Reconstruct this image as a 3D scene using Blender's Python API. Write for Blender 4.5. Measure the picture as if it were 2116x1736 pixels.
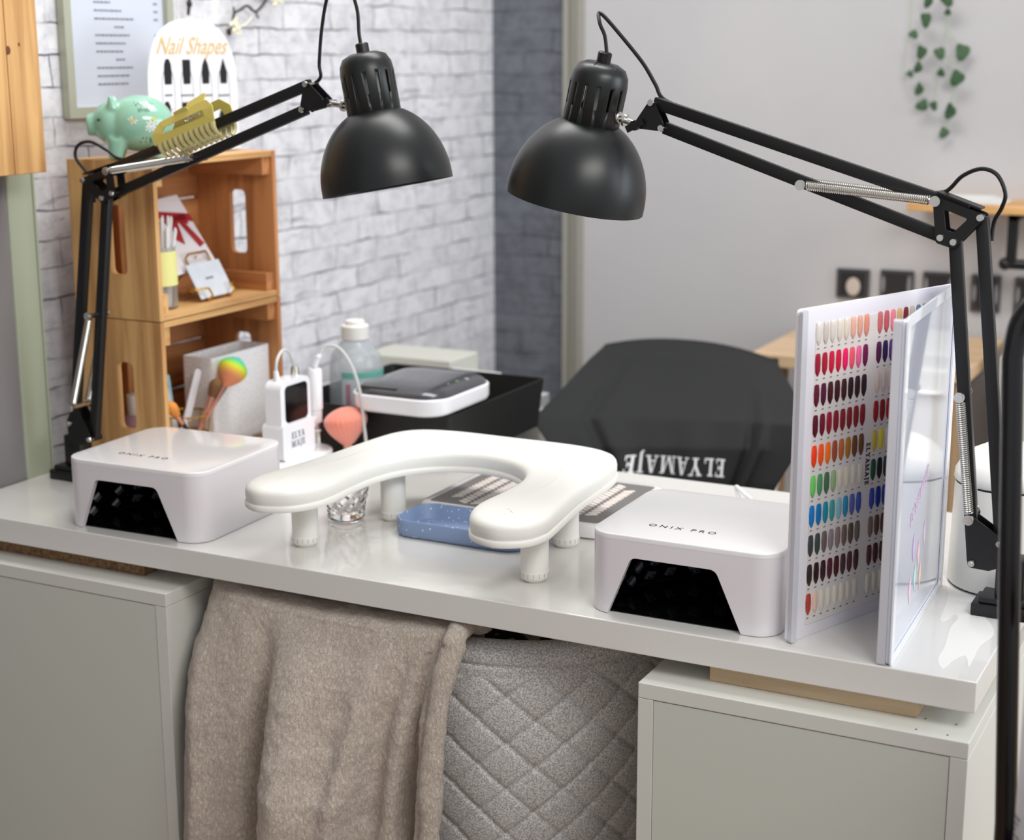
import bpy, bmesh, math, random
from mathutils import Vector, Matrix, noise
from mathutils.bvhtree import BVHTree
random.seed(7)
for o in list(bpy.data.objects): bpy.data.objects.remove(o)
SC = bpy.context.scene
COL = SC.collection

# ------------------------------------------------------------------ camera
CF = 3285.5
_p, _yaw, _roll = .227108, -.472356, -.003911
CAM = Vector((.2679, -1.557, 1.3806))
_f = Vector((math.sin(_yaw)*math.cos(_p), math.cos(_yaw)*math.cos(_p), -math.sin(_p)))
_r0 = Vector((math.cos(_yaw), -math.sin(_yaw), 0)); _u0 = _r0.cross(_f)
_r = _r0*math.cos(_roll) + _u0*math.sin(_roll); _u = _r.cross(_f)
cd = bpy.data.cameras.new('camera'); cam = bpy.data.objects.new('camera', cd); COL.objects.link(cam)
cam.matrix_world = Matrix(((_r.x, _u.x, -_f.x, CAM.x), (_r.y, _u.y, -_f.y, CAM.y), (_r.z, _u.z, -_f.z, CAM.z), (0, 0, 0, 1)))
cd.sensor_width = 36; cd.sensor_fit = 'HORIZONTAL'; cd.lens = CF/2116*36
cd.clip_start = .05; cd.clip_end = 50
cd.dof.use_dof = True; cd.dof.focus_distance = 1.84; cd.dof.aperture_fstop = 4.2
SC.camera = cam

# ------------------------------------------------------------------ light
w = bpy.data.worlds.new('world'); SC.world = w; w.use_nodes = True
bgn = w.node_tree.nodes['Background']; bgn.inputs[0].default_value = (.93, .95, 1, 1); bgn.inputs[1].default_value = .47
def area(name, loc, tgt, sx, sy, power, col=(1, 1, 1)):
    l = bpy.data.lights.new(name, 'AREA'); l.shape = 'RECTANGLE'; l.size = sx; l.size_y = sy; l.energy = power; l.color = col
    o = bpy.data.objects.new(name, l); COL.objects.link(o); o.location = loc
    o.rotation_euler = (Vector(tgt)-Vector(loc)).to_track_quat('-Z', 'Y').to_euler()
    return o
area('ceiling_panel_light', (-.75, .55, 2.6), (-.75, .5, 0), 1.2, .6, 19, (1, .985, .955))
area('ceiling_panel_light', (.95, -.9, 2.35), (-.3, .1, .6), 1.2, .6, 23, (1, .98, .95))
area('window_daylight', (2.1, .9, 1.6), (-.4, .5, .8), 1.4, 1.3, 27, (.86, .93, 1))
SC.view_settings.view_transform = 'Standard'; SC.view_settings.look = 'None'
SC.view_settings.exposure = 0.36; SC.view_settings.gamma = 1
SC.view_settings.use_curve_mapping = False

# ------------------------------------------------------------------ helpers
def px(u, v, x=None, y=None, z=None):
    d = _r*((u-1058)/CF) - _u*((v-868)/CF) + _f
    if x is not None: t = (x-CAM.x)/d.x
    elif y is not None: t = (y-CAM.y)/d.y
    else: t = (z-CAM.z)/d.z
    return CAM + d*t
def lin(c): return tuple(((v/255)/12.92 if v/255 <= .04045 else ((v/255+.055)/1.055)**2.4) for v in c)
_mats = {}
def M(name, rgb, rough=.5, metal=0, coat=0, bump=None, trans=0, alpha=1, ior=1.45, var=None, sheen=0, emit=0, spec=None):
    """rgb sRGB 0-255; bump=(scale,strength,dist); var=(scale,rgb2,amount)"""
    key = (name, tuple(rgb), rough)
    if key in _mats: return _mats[key]
    m = bpy.data.materials.new(name); m.use_nodes = True
    nt = m.node_tree; b = nt.nodes['Principled BSDF']
    c = lin(rgb)+(1,)
    b.inputs['Base Color'].default_value = c; b.inputs['Roughness'].default_value = rough; b.inputs['Metallic'].default_value = metal
    b.inputs['Coat Weight'].default_value = coat; b.inputs['Coat Roughness'].default_value = .05
    b.inputs['Transmission Weight'].default_value = trans; b.inputs['Alpha'].default_value = alpha; b.inputs['IOR'].default_value = ior
    if sheen: b.inputs['Sheen Weight'].default_value = sheen; b.inputs['Sheen Roughness'].default_value = .5
    if spec is not None: b.inputs['Specular IOR Level'].default_value = spec
    if emit: b.inputs['Emission Color'].default_value = c; b.inputs['Emission Strength'].default_value = emit
    tc = nt.nodes.new('ShaderNodeTexCoord')
    if bump:
        n = nt.nodes.new('ShaderNodeTexNoise'); n.inputs['Scale'].default_value = bump[0]; n.inputs['Detail'].default_value = 4
        nt.links.new(tc.outputs['Object'], n.inputs['Vector'])
        bp = nt.nodes.new('ShaderNodeBump'); bp.inputs['Strength'].default_value = bump[1]; bp.inputs['Distance'].default_value = bump[2]
        nt.links.new(n.outputs['Fac'], bp.inputs['Height']); nt.links.new(bp.outputs['Normal'], b.inputs['Normal'])
    if var:
        n = nt.nodes.new('ShaderNodeTexNoise'); n.inputs['Scale'].default_value = var[0]; n.inputs['Detail'].default_value = 5
        nt.links.new(tc.outputs['Object'], n.inputs['Vector'])
        r = nt.nodes.new('ShaderNodeValToRGB'); r.color_ramp.elements[0].position = .5-var[2]/2; r.color_ramp.elements[1].position = .5+var[2]/2
        r.color_ramp.elements[0].color = lin(var[1])+(1,); r.color_ramp.elements[1].color = c
        nt.links.new(n.outputs['Fac'], r.inputs['Fac']); nt.links.new(r.outputs['Color'], b.inputs['Base Color'])
    _mats[key] = m
    return m
def wood(name, c1, c2, axis='Y', scale=1, rough=.55, knots=True):
    key = (name, axis)
    if key in _mats: return _mats[key]
    m = bpy.data.materials.new(name); m.use_nodes = True; nt = m.node_tree; b = nt.nodes['Principled BSDF']; b.inputs['Roughness'].default_value = rough
    tc = nt.nodes.new('ShaderNodeTexCoord'); mp = nt.nodes.new('ShaderNodeMapping')
    s = [42*scale]*3; s['XYZ'.index(axis)] = 2.2*scale; mp.inputs['Scale'].default_value = s
    nt.links.new(tc.outputs['Object'], mp.inputs['Vector'])
    n = nt.nodes.new('ShaderNodeTexNoise'); n.inputs['Scale'].default_value = 1.2; n.inputs['Detail'].default_value = 6; n.inputs['Distortion'].default_value = .6
    nt.links.new(mp.outputs['Vector'], n.inputs['Vector'])
    wv = nt.nodes.new('ShaderNodeTexNoise'); wv.inputs['Scale'].default_value = 5; wv.inputs['Detail'].default_value = 2
    nt.links.new(tc.outputs['Object'], wv.inputs['Vector'])
    mx = nt.nodes.new('ShaderNodeMath'); mx.operation = 'MULTIPLY_ADD'; mx.inputs[1].default_value = .75; nt.links.new(n.outputs['Fac'], mx.inputs[0])
    m2 = nt.nodes.new('ShaderNodeMath'); m2.operation = 'MULTIPLY'; m2.inputs[1].default_value = .3; nt.links.new(wv.outputs['Fac'], m2.inputs[0]); nt.links.new(m2.outputs[0], mx.inputs[2])
    r = nt.nodes.new('ShaderNodeValToRGB'); r.color_ramp.elements[0].position = .36; r.color_ramp.elements[1].position = .62
    r.color_ramp.elements[0].color = lin(c2)+(1,); r.color_ramp.elements[1].color = lin(c1)+(1,)
    nt.links.new(mx.outputs[0], r.inputs['Fac']); nt.links.new(r.outputs['Color'], b.inputs['Base Color'])
    _mats[key] = m
    return m

def worldloc(o):
    v = Vector((0, 0, 0))
    while o is not None: v += Vector(o.location); o = o.parent
    return v
def thing(name, label, cat, loc=(0, 0, 0), group=None):
    o = bpy.data.objects.new(name, None); COL.objects.link(o); o.location = loc; o.empty_display_size = .02
    o['label'] = label; o['category'] = cat
    if group: o['group'] = group
    return o
class B:
    def __init__(s): s.bm = bmesh.new()
    def box(s, x0, x1, y0, y1, z0, z1, bev=0, seg=2, mat=None):
        r = bmesh.ops.create_cube(s.bm, size=1)['verts']
        for v in r: v.co = Vector(((x0+x1)/2+v.co.x*(x1-x0), (y0+y1)/2+v.co.y*(y1-y0), (z0+z1)/2+v.co.z*(z1-z0)))
        if bev:
            es = list({e for v in r for e in v.link_edges})
            q = bmesh.ops.bevel(s.bm, geom=es, offset=bev, segments=seg, affect='EDGES', profile=.5)
            r = list({v for f in q['faces'] for v in f.verts} | set(v for v in r if v.is_valid))
        if mat is not None:
            for v in r:
                if v.is_valid: v.co = mat @ v.co
        return s
    def cyl(s, p, q, r0, r1=None, seg=24, cap=True):
        p, q = Vector(p), Vector(q); d = q-p
        rot = d.to_track_quat('Z', 'Y').to_matrix().to_4x4()
        bmesh.ops.create_cone(s.bm, cap_ends=cap, segments=seg, radius1=r0, radius2=r0 if r1 is None else r1, depth=d.length, matrix=Matrix.Translation((p+q)/2) @ rot)
        return s
    def lathe(s, prof, mat=None, seg=40, a0=0, a1=2*math.pi):
        """prof list of (r,z)"""
        mat = mat or Matrix.Identity(4); full = abs(a1-a0-2*math.pi) < 1e-6; n = seg if full else seg+1
        rings = []
        for r, z in prof:
            if r < 1e-6: rings.append([s.bm.verts.new(mat @ Vector((0, 0, z)))])
            else: rings.append([s.bm.verts.new(mat @ Vector((r*math.cos(a0+(a1-a0)*i/seg), r*math.sin(a0+(a1-a0)*i/seg), z))) for i in range(n)])
        for a, b in zip(rings, rings[1:]):
            for i in range(seg):
                j = (i+1) % n
                if len(a) == 1 and len(b) == 1: continue
                if len(a) == 1: s.bm.faces.new((a[0], b[j], b[i]))
                elif len(b) == 1: s.bm.faces.new((a[i], a[j], b[0]))
                else: s.bm.faces.new((a[i], a[j], b[j], b[i]))
        return s
    def tube(s, pts, r, seg=8, closed=False):
        pts = [Vector(p) for p in pts]; n = len(pts); rings = []; up = None
        for i, p in enumerate(pts):
            if closed: t = pts[(i+1) % n]-pts[i-1]
            else: t = pts[min(i+1, n-1)]-pts[max(i-1, 0)]
            t.normalize()
            if up is None: up = t.orthogonal().normalized()
            up = (up - t*up.dot(t)).normalized(); sd = t.cross(up)
            rr = r[i] if isinstance(r, (list, tuple)) else r
            rings.append([s.bm.verts.new(p+up*rr*math.cos(2*math.pi*k/seg)+sd*rr*math.sin(2*math.pi*k/seg)) for k in range(seg)])
        for i in range(n if closed else n-1):
            a, b = rings[i], rings[(i+1) % n]
            for k in range(seg): s.bm.faces.new((a[k], a[(k+1) % seg], b[(k+1) % seg], b[k]))
        if not closed: s.bm.faces.new(rings[0][::-1]); s.bm.faces.new(rings[-1])
        return s
    def bar(s, p, q, wd, t, nrm=(0, 1, 0), bev=0):
        """beam p->q: wd in plane, t along nrm"""
        p, q, n = Vector(p), Vector(q), Vector(nrm).normalized(); d = (q-p).normalized(); sd = d.cross(n).normalized()
        vs = [s.bm.verts.new(b+sd*a*wd/2+n*c*t/2) for b in (p, q) for a, c in ((-1, -1), (1, -1), (1, 1), (-1, 1))]
        fs = [(0, 1, 2, 3), (7, 6, 5, 4), (0, 4, 5, 1), (1, 5, 6, 2), (2, 6, 7, 3), (3, 7, 4, 0)]
        F = [s.bm.faces.new([vs[i] for i in f]) for f in fs]
        if bev: bmesh.ops.bevel(s.bm, geom=list({e for f in F for e in f.edges}), offset=bev, segments=2, affect='EDGES', profile=.5)
        return s
    def prism(s, loops, w0, w1, fn, bev=0):
        """loops: list of 2D loops (outer + holes); fn(u,v,w)->xyz"""
        bm = bmesh.new(); fr = []
        for L in loops:
            vs = [bm.verts.new((u, v, 0)) for u, v in L]; fr.append(vs)
            for i in range(len(vs)): bm.edges.new((vs[i], vs[(i+1) % len(vs)]))
        if len(loops) == 1: bm.faces.new(fr[0])
        else: bmesh.ops.triangle_fill(bm, edges=list(bm.edges), use_beauty=True)
        tops = [[v.index for v in f.verts] for f in bm.faces] if not bm.verts.index_update() else []
        P = [(v.co.x, v.co.y) for v in bm.verts]
        A = [s.bm.verts.new(fn(u, v, w0)) for u, v in P]; C = [s.bm.verts.new(fn(u, v, w1)) for u, v in P]
        F = []
        for t in tops: F.append(s.bm.faces.new([A[i] for i in t][::-1])); F.append(s.bm.faces.new([C[i] for i in t]))
        k = 0
        for L in loops:
            n = len(L)
            for i in range(n): F.append(s.bm.faces.new((A[k+i], A[k+(i+1) % n], C[k+(i+1) % n], C[k+i])))
            k += n
        bm.free()
        return s
    def grid(s, nu, nv, fn, closed_u=False):
        V = [[s.bm.verts.new(fn(i/(nu if closed_u else nu-1), j/(nv-1))) for i in range(nu)] for j in range(nv)]
        for j in range(nv-1):
            for i in range(nu if closed_u else nu-1):
                k = (i+1) % nu; s.bm.faces.new((V[j][i], V[j][k], V[j+1][k], V[j+1][i]))
        return s
    def ball(s, c, r, sc=(1, 1, 1), sub=3, rot=None):
        m = Matrix.Translation(c) @ (rot.to_4x4() if rot else Matrix.Identity(4)) @ Matrix.Diagonal((*[r*k for k in sc], 1))
        bmesh.ops.create_icosphere(s.bm, subdivisions=sub, radius=1, matrix=m); return s
    def obj(s, name, mat, parent=None, smooth=True, ang=40, **pr):
        bmesh.ops.recalc_face_normals(s.bm, faces=list(s.bm.faces))
        if parent is not None: off = worldloc(parent)
        elif 'at' in pr: off = Vector(pr.pop('at'))
        else: off = Vector((0, 0, 0))
        if off.length: bmesh.ops.translate(s.bm, verts=list(s.bm.verts), vec=-off)
        if smooth:
            for f in s.bm.faces: f.smooth = True
            la = math.radians(ang)
            for e in s.bm.edges:
                if len(e.link_faces) == 2 and e.calc_face_angle(0) > la: e.smooth = False
        me = bpy.data.meshes.new(name); s.bm.to_mesh(me); s.bm.free()
        me.materials.append(mat)
        o = bpy.data.objects.new(name, me); COL.objects.link(o)
        if parent is not None: o.parent = parent
        else: o.location = off
        for k, v in pr.items(): o[{'cat': 'category'}.get(k, k)] = v
        return o
def rr(w, h, r, n=6, cx=0, cy=0):
    L = []
    for (sx, sy, a) in ((1, 1, 0), (-1, 1, 90), (-1, -1, 180), (1, -1, 270)):
        for k in range(n+1):
            t = math.radians(a+90*k/n); L.append((cx+sx*(w/2-r)+r*math.cos(t), cy+sy*(h/2-r)+r*math.sin(t)))
    return L
def roundpoly(P, r, n=5):
    out = []; N = len(P)
    for i in range(N):
        a, b, c = Vector(P[i-1]), Vector(P[i]), Vector(P[(i+1) % N]); rad = r[i] if isinstance(r, (list, tuple)) else r
        if rad <= 0: out.append(tuple(b)); continue
        d1, d2 = (a-b).normalized(), (c-b).normalized(); ang = d1.angle(d2); t = min(rad/math.tan(ang/2), (a-b).length*.45, (c-b).length*.45)
        p, q = b+d1*t, b+d2*t
        for k in range(n+1):
            s_ = k/n; out.append(tuple(p*(1-s_)**2+b*2*s_*(1-s_)+q*s_*s_))
    return out
def catmull(P, n=8, closed=False):
    P = [Vector(p) for p in P]; N = len(P); out = []
    for i in range(N if closed else N-1):
        g = (lambda k: P[k % N]) if closed else (lambda k: P[max(0, min(N-1, k))])
        a, b, c, d = g(i-1), g(i), g(i+1), g(i+2)
        for k in range(n):
            t = k/n; out.append(.5*((2*b)+(c-a)*t+(2*a-5*b+4*c-d)*t*t+(3*b-a-3*c+d)*t**3))
    if not closed: out.append(P[-1])
    return out
def boolean(o, cutters):
    for c in cutters:
        md = o.modifiers.new('b', 'BOOLEAN'); md.operation = 'DIFFERENCE'; md.object = c; md.solver = 'EXACT'
    bpy.context.view_layer.update(); dg = bpy.context.evaluated_depsgraph_get()
    me = bpy.data.meshes.new_from_object(o.evaluated_get(dg)); o.modifiers.clear(); old = o.data; o.data = me
    for c in cutters: bpy.data.objects.remove(c)
    return o
def text_bm(body, size, bold=0, shear=0, extrude=.0002, spacing=1):
    cu = bpy.data.curves.new('t', 'FONT'); cu.body = body; cu.size = size; cu.offset = bold; cu.shear = shear; cu.extrude = extrude; cu.align_x = 'CENTER'; cu.align_y = 'CENTER'; cu.space_character = spacing
    cu.resolution_u = 3
    o = bpy.data.objects.new('t', cu); COL.objects.link(o); bpy.context.view_layer.update()
    me = bpy.data.meshes.new_from_object(o.evaluated_get(bpy.context.evaluated_depsgraph_get()))
    bpy.data.objects.remove(o); b = B(); b.bm.from_mesh(me); bpy.data.meshes.remove(me); return b
def basis(o, r, u):
    r = Vector(r).normalized(); u = Vector(u).normalized(); n = r.cross(u)
    return Matrix(((r.x, u.x, n.x, o[0]), (r.y, u.y, n.y, o[1]), (r.z, u.z, n.z, o[2]), (0, 0, 0, 1)))
def thicken(b, t):
    bm = b.bm; bmesh.ops.recalc_face_normals(bm, faces=list(bm.faces)); bm.normal_update(); fs = list(bm.faces); mp = {v: bm.verts.new(v.co-v.normal*t) for v in list(bm.verts)}
    bd = [e for e in bm.edges if len(e.link_faces) == 1]
    for f in fs: bm.faces.new([mp[v] for v in f.verts][::-1])
    for e in bd: a, c = e.verts; bm.faces.new((a, c, mp[c], mp[a]))
    return b
def xf(b, m): bmesh.ops.transform(b.bm, matrix=m, verts=list(b.bm.verts)); return b
def coil(p, q, r, wr, turns, seg=6):
    p, q = Vector(p), Vector(q); d = q-p; t = d.normalized(); a = t.orthogonal().normalized(); b = t.cross(a); n = int(turns*10)
    pts = [p+d*(i/n)+(a*math.cos(2*math.pi*turns*i/n)+b*math.sin(2*math.pi*turns*i/n))*r for i in range(n+1)]
    return pts
def dup(root, dx, label=None, rot=None):
    r = root.copy(); COL.objects.link(r); r.location = Vector(root.location)+Vector(dx)
    if rot: r.rotation_euler = rot
    if label: r['label'] = label
    for ch in list(root.children):
        c = ch.copy(); COL.objects.link(c); c.parent = r
        for g in list(ch.children):
            d = g.copy(); COL.objects.link(d); d.parent = c
    return r
# slab-serif capital strokes on a 1-high cell: (quads, advance)
def _v(x, y0=0, y1=1, w_=.17): return [(x, y0), (x+w_, y0), (x+w_, y1), (x, y1)]
def _h(x0, x1, y, t=.09): return [(x0, y), (x1, y), (x1, y+t), (x0, y+t)]
def _d(x0, x1, w_, y0=0, y1=1): return [(x0, y0), (x0+w_, y0), (x1+w_, y1), (x1, y1)]
SER = {
 'E': ([_v(.1), _h(0, .62, 0), _h(0, .62, .91), _h(.2, .45, .455), _v(.55, .08, .27, .07), _v(.55, .74, .92, .07), _v(.42, .36, .64, .06)], .72),
 'L': ([_v(.1), _h(0, .62, 0), _h(0, .38, .91), _v(.55, .08, .3, .07)], .68),
 'Y': ([_v(.36, 0, .45), _d(.36, .06, .18, .42, 1), _d(.42, .66, .09, .42, 1), _h(.24, .66, 0, .08), _h(0, .34, .92, .08), _h(.56, .88, .92, .08)], .84),
 'A': ([_d(.1, .38, .08), _d(.62, .36, .19), _h(.22, .68, .27, .08), _h(0, .3, 0, .07), _h(.52, .92, 0, .07)], .9),
 'M': ([_v(.12, 0, 1, .08), _v(.84), _d(.44, .12, .17, 0, 1), _d(.47, .84, .08, 0, 1), _h(0, .32, 0, .07), _h(.74, 1.12, 0, .07), _h(0, .25, .93, .07), _h(.9, 1.12, .93, .07)], 1.16),
 'J': ([_v(.16, -.15, 1), _h(.04, .46, .93, .07), _d(.02, .16, .16, -.28, -.1)], .5),
}
def serif_bm(word, h, gap=.1, extrude=.0004):
    b = B(); x = 0; Q = []
    for ch in word:
        qs, adv = SER[ch]
        for q in qs: Q.append([(x+u, v) for u, v in q])
        x += adv+gap
    for q in Q: b.prism([[((u-x/2)*h, (v-.5)*h) for u, v in q]], 0, extrude, lambda u, v, w_: (u, v, w_))
    return b
def conform(b, bvh, direction, off):
    d = Vector(direction)
    for v in b.bm.verts:
        hit = bvh.ray_cast(v.co-d*.3, d)
        if hit[0] is not None: v.co = hit[0]-d*(off)
    return b
def bvh_of(o):
    bm = bmesh.new(); bm.from_mesh(o.data); bmesh.ops.translate(bm, verts=list(bm.verts), vec=worldloc(o)); t = BVHTree.FromBMesh(bm); bm.free(); return t
def blob(b, voxel, name, mat, parent, smooth_it=6, **pr):
    me = bpy.data.meshes.new('x'); b.bm.to_mesh(me); b.bm.free(); o = bpy.data.objects.new('x', me); COL.objects.link(o)
    md = o.modifiers.new('r', 'REMESH'); md.mode = 'VOXEL'; md.voxel_size = voxel
    m2 = o.modifiers.new('s', 'SMOOTH'); m2.iterations = smooth_it; m2.factor = .6
    bpy.context.view_layer.update(); me2 = bpy.data.meshes.new_from_object(o.evaluated_get(bpy.context.evaluated_depsgraph_get())); bpy.data.objects.remove(o)
    n = B(); n.bm.from_mesh(me2); return n.obj(name, mat, parent, ang=80, **pr)
# ------------------------------------------------------------------ materials
def brick_mat(name, c1, c2, mort, plane):
    m = bpy.data.materials.new(name); m.use_nodes = True; nt = m.node_tree; b = nt.nodes['Principled BSDF']; b.inputs['Roughness'].default_value = .75
    N = nt.nodes.new; Lk = nt.links.new
    tc = N('ShaderNodeTexCoord'); sp = N('ShaderNodeSeparateXYZ'); Lk(tc.outputs['Object'], sp.inputs[0])
    cb = N('ShaderNodeCombineXYZ'); Lk(sp.outputs['Y' if plane == 'x' else 'X'], cb.inputs[0]); Lk(sp.outputs['Z'], cb.inputs[1])
    n1 = N('ShaderNodeTexNoise'); n1.inputs['Scale'].default_value = 11; n1.inputs['Detail'].default_value = 5; Lk(cb.outputs[0], n1.inputs['Vector'])
    sb = N('ShaderNodeVectorMath'); sb.operation = 'SUBTRACT'; sb.inputs[1].default_value = (.5, .5, .5); Lk(n1.outputs['Color'], sb.inputs[0])
    sc = N('ShaderNodeVectorMath'); sc.operation = 'MULTIPLY'; sc.inputs[1].default_value = (.05, .022, 0); Lk(sb.outputs[0], sc.inputs[0])
    ad = N('ShaderNodeVectorMath'); Lk(cb.outputs[0], ad.inputs[0]); Lk(sc.outputs[0], ad.inputs[1])
    br = N('ShaderNodeTexBrick'); Lk(ad.outputs[0], br.inputs['Vector'])
    br.inputs['Scale'].default_value = 1; br.inputs['Brick Width'].default_value = .155; br.inputs['Row Height'].default_value = .046
    br.inputs['Mortar Size'].default_value = .0027; br.inputs['Mortar Smooth'].default_value = .9; br.inputs['Bias'].default_value = 0
    br.inputs['Color1'].default_value = (1, 1, 1, 1); br.inputs['Color2'].default_value = (.8, .8, .8, 1); br.inputs['Mortar'].default_value = (0, 0, 0, 1)
    n2 = N('ShaderNodeTexNoise'); n2.inputs['Scale'].default_value = 24; n2.inputs['Detail'].default_value = 6; n2.inputs['Roughness'].default_value = .7; Lk(cb.outputs[0], n2.inputs['Vector'])
    r2 = N('ShaderNodeValToRGB'); r2.color_ramp.elements[0].position = .30; r2.color_ramp.elements[1].position = .56
    r2.color_ramp.elements[0].color = lin(c2)+(1,); r2.color_ramp.elements[1].color = lin(c1)+(1,); Lk(n2.outputs['Fac'], r2.inputs['Fac'])
    # mortar line strength varies
    n3 = N('ShaderNodeTexNoise'); n3.inputs['Scale'].default_value = 9; n3.inputs['Detail'].default_value = 3; Lk(cb.outputs[0], n3.inputs['Vector'])
    r3 = N('ShaderNodeValToRGB'); r3.color_ramp.elements[0].position = .40; r3.color_ramp.elements[1].position = .6; r3.color_ramp.elements[0].color = (.18, .18, .18, 1); Lk(n3.outputs['Fac'], r3.inputs['Fac'])
    mu = N('ShaderNodeMath'); mu.operation = 'MULTIPLY'; Lk(br.outputs['Fac'], mu.inputs[0]); Lk(r3.outputs['Color'], mu.inputs[1])
    mx = N('ShaderNodeMix'); mx.data_type = 'RGBA'; Lk(mu.outputs[0], mx.inputs['Factor']); Lk(r2.outputs['Color'], mx.inputs['A']); mx.inputs['B'].default_value = lin(mort)+(1,)
    m3 = N('ShaderNodeMix'); m3.data_type = 'RGBA'; m3.blend_type = 'MULTIPLY'; m3.inputs['Factor'].default_value = .5; Lk(mx.outputs['Result'], m3.inputs['A']); 
    br2 = N('ShaderNodeMix'); br2.data_type = 'RGBA'; Lk(br.outputs['Fac'], br2.inputs['Factor']); Lk(br.outputs['Color'], br2.inputs['A']); br2.inputs['B'].default_value = (1, 1, 1, 1)
    Lk(br2.outputs['Result'], m3.inputs['B'])
    mp = N('ShaderNodeMapping'); mp.inputs['Scale'].default_value = (9, 70, 1); mp.inputs['Rotation'].default_value = (0, 0, .12); Lk(cb.outputs[0], mp.inputs[0])
    n4 = N('ShaderNodeTexNoise'); n4.inputs['Scale'].default_value = 1; n4.inputs['Detail'].default_value = 5; n4.inputs['Roughness'].default_value = .65; n4.inputs['Distortion'].default_value = 1.2; Lk(mp.outputs[0], n4.inputs['Vector'])
    r4 = N('ShaderNodeValToRGB'); r4.color_ramp.elements[0].position = .60; r4.color_ramp.elements[1].position = .72; r4.color_ramp.elements[0].color = (0, 0, 0, 1); r4.color_ramp.elements[1].color = (.62, .62, .62, 1); Lk(n4.outputs['Fac'], r4.inputs['Fac'])
    m5 = N('ShaderNodeMix'); m5.data_type = 'RGBA'; Lk(r4.outputs['Color'], m5.inputs['Factor']); Lk(m3.outputs['Result'], m5.inputs['A']); m5.inputs['B'].default_value = lin(mort)+(1,)
    Lk(m5.outputs['Result'], b.inputs['Base Color'])
    return m
mWhite = M('white_laminate', (226, 224, 218), .32)
mCab = M('cabinet_white', (214, 214, 206), .4)
mGloss = M('white_gloss_plastic', (232, 230, 230), .12, coat=.3)
mSatin = M('white_satin_plastic', (235, 233, 226), .35)
mBlackM = M('black_powder_coat', (14, 14, 15), .42)
mShade = M('black_satin_shade', (22, 24, 24), .36)
mSlot = M('dark_slot', (4, 4, 4), .8)
mChrome = M('polished_steel', (215, 212, 205), .18, 1)
mGold = M('gold_wire', (205, 165, 70), .25, 1)
mBlackP = M('black_plastic', (13, 13, 14), .35)
mCable = M('black_cable', (12, 12, 13), .45)
mInk = M('black_ink', (25, 25, 28), .5)
mPine = {a: wood('pine_wood', (222, 176, 116), (172, 122, 72), a) for a in 'XYZ'}
mPineD = {a: wood('orange_pine', (196, 134, 82), (150, 92, 50), a) for a in 'XYZ'}

# ------------------------------------------------------------------ room shell
ST = {'kind': 'structure'}
def struct(b, name, mat, **k): return b.obj(name, mat, None, smooth=False, kind='structure', **k)
fl = B(); fl.box(-3.2, 2.6, -3, 3.2, -.05, 0)
def floor_mat():
    m = bpy.data.materials.new('oak_laminate_floor'); m.use_nodes = True; nt = m.node_tree; b = nt.nodes['Principled BSDF']; b.inputs['Roughness'].default_value = .4
    N = nt.nodes.new; Lk = nt.links.new; tc = N('ShaderNodeTexCoord')
    br = N('ShaderNodeTexBrick'); br.inputs['Scale'].default_value = 1; br.inputs['Brick Width'].default_value = 1.2; br.inputs['Row Height'].default_value = .19; br.inputs['Mortar Size'].default_value = .001
    br.inputs['Color1'].default_value = lin((176, 138, 98))+(1,); br.inputs['Color2'].default_value = lin((158, 120, 82))+(1,); br.inputs['Mortar'].default_value = lin((80, 60, 40))+(1,)
    Lk(tc.outputs['Object'], br.inputs['Vector'])
    mp = N('ShaderNodeMapping'); mp.inputs['Scale'].default_value = (3, 40, 1); Lk(tc.outputs['Object'], mp.inputs[0])
    n = N('ShaderNodeTexNoise'); n.inputs['Detail'].default_value = 6; Lk(mp.outputs[0], n.inputs['Vector'])
    mx = N('ShaderNodeMix'); mx.data_type = 'RGBA'; mx.blend_type = 'MULTIPLY'; mx.inputs['Factor'].default_value = .5; Lk(br.outputs['Color'], mx.inputs['A']); Lk(n.outputs['Fac'], mx.inputs['B'])
    Lk(mx.outputs['Result'], b.inputs['Base Color']); return m
struct(fl, 'floor', floor_mat())
YB = 1.755
b = B(); b.box(-1.56, -1.47, .24, YB+.1, 0, 2.7); struct(b, 'wall_brick', brick_mat('white_brick_wallpaper', (226, 225, 228), (188, 188, 195), (80, 80, 96), 'x'))
xr = px(1170, 400, y=YB).x; xw_ = px(1210, 400, y=YB).x
b = B(); b.box(-1.47, xr, YB, YB+.1, 0, 2.7); struct(b, 'wall_back_brick', brick_mat('grey_brick_wallpaper', (106, 109, 117), (80, 83, 91), (56, 58, 66), 'y'))
b = B(); b.box(xw_-.003, 2.6, YB-.012, YB+.1, 0, 2.7); struct(b, 'wall_back', M('off_white_paint', (188, 186, 186), .7, var=(3, (180, 179, 181), .5)))
b = B(); b.box(xr, xr+.012, YB-.02, YB+.09, 0, 2.7); b.box(xr+.034, xw_, YB-.018, YB+.09, 0, 2.7); b.box(xr+.012, xr+.034, YB-.006, YB+.09, 0, 2.7); struct(b, 'trim_1', M('olive_grey_trim', (150, 148, 138), .5))
b = B(); b.box(-1.56, -1.437, -2.2, .225, 0, 2.7); struct(b, 'wall_left', M('warm_grey_paint', (126, 122, 122), .65))
b = B(); b.box(-1.45, -1.434, .172, .224, .0, 2.7, .003); b.box(-1.47, -1.433, .2235, .2275, 0, 2.7); struct(b, 'trim_2', M('pale_sage_trim', (160, 167, 146), .4))

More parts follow.
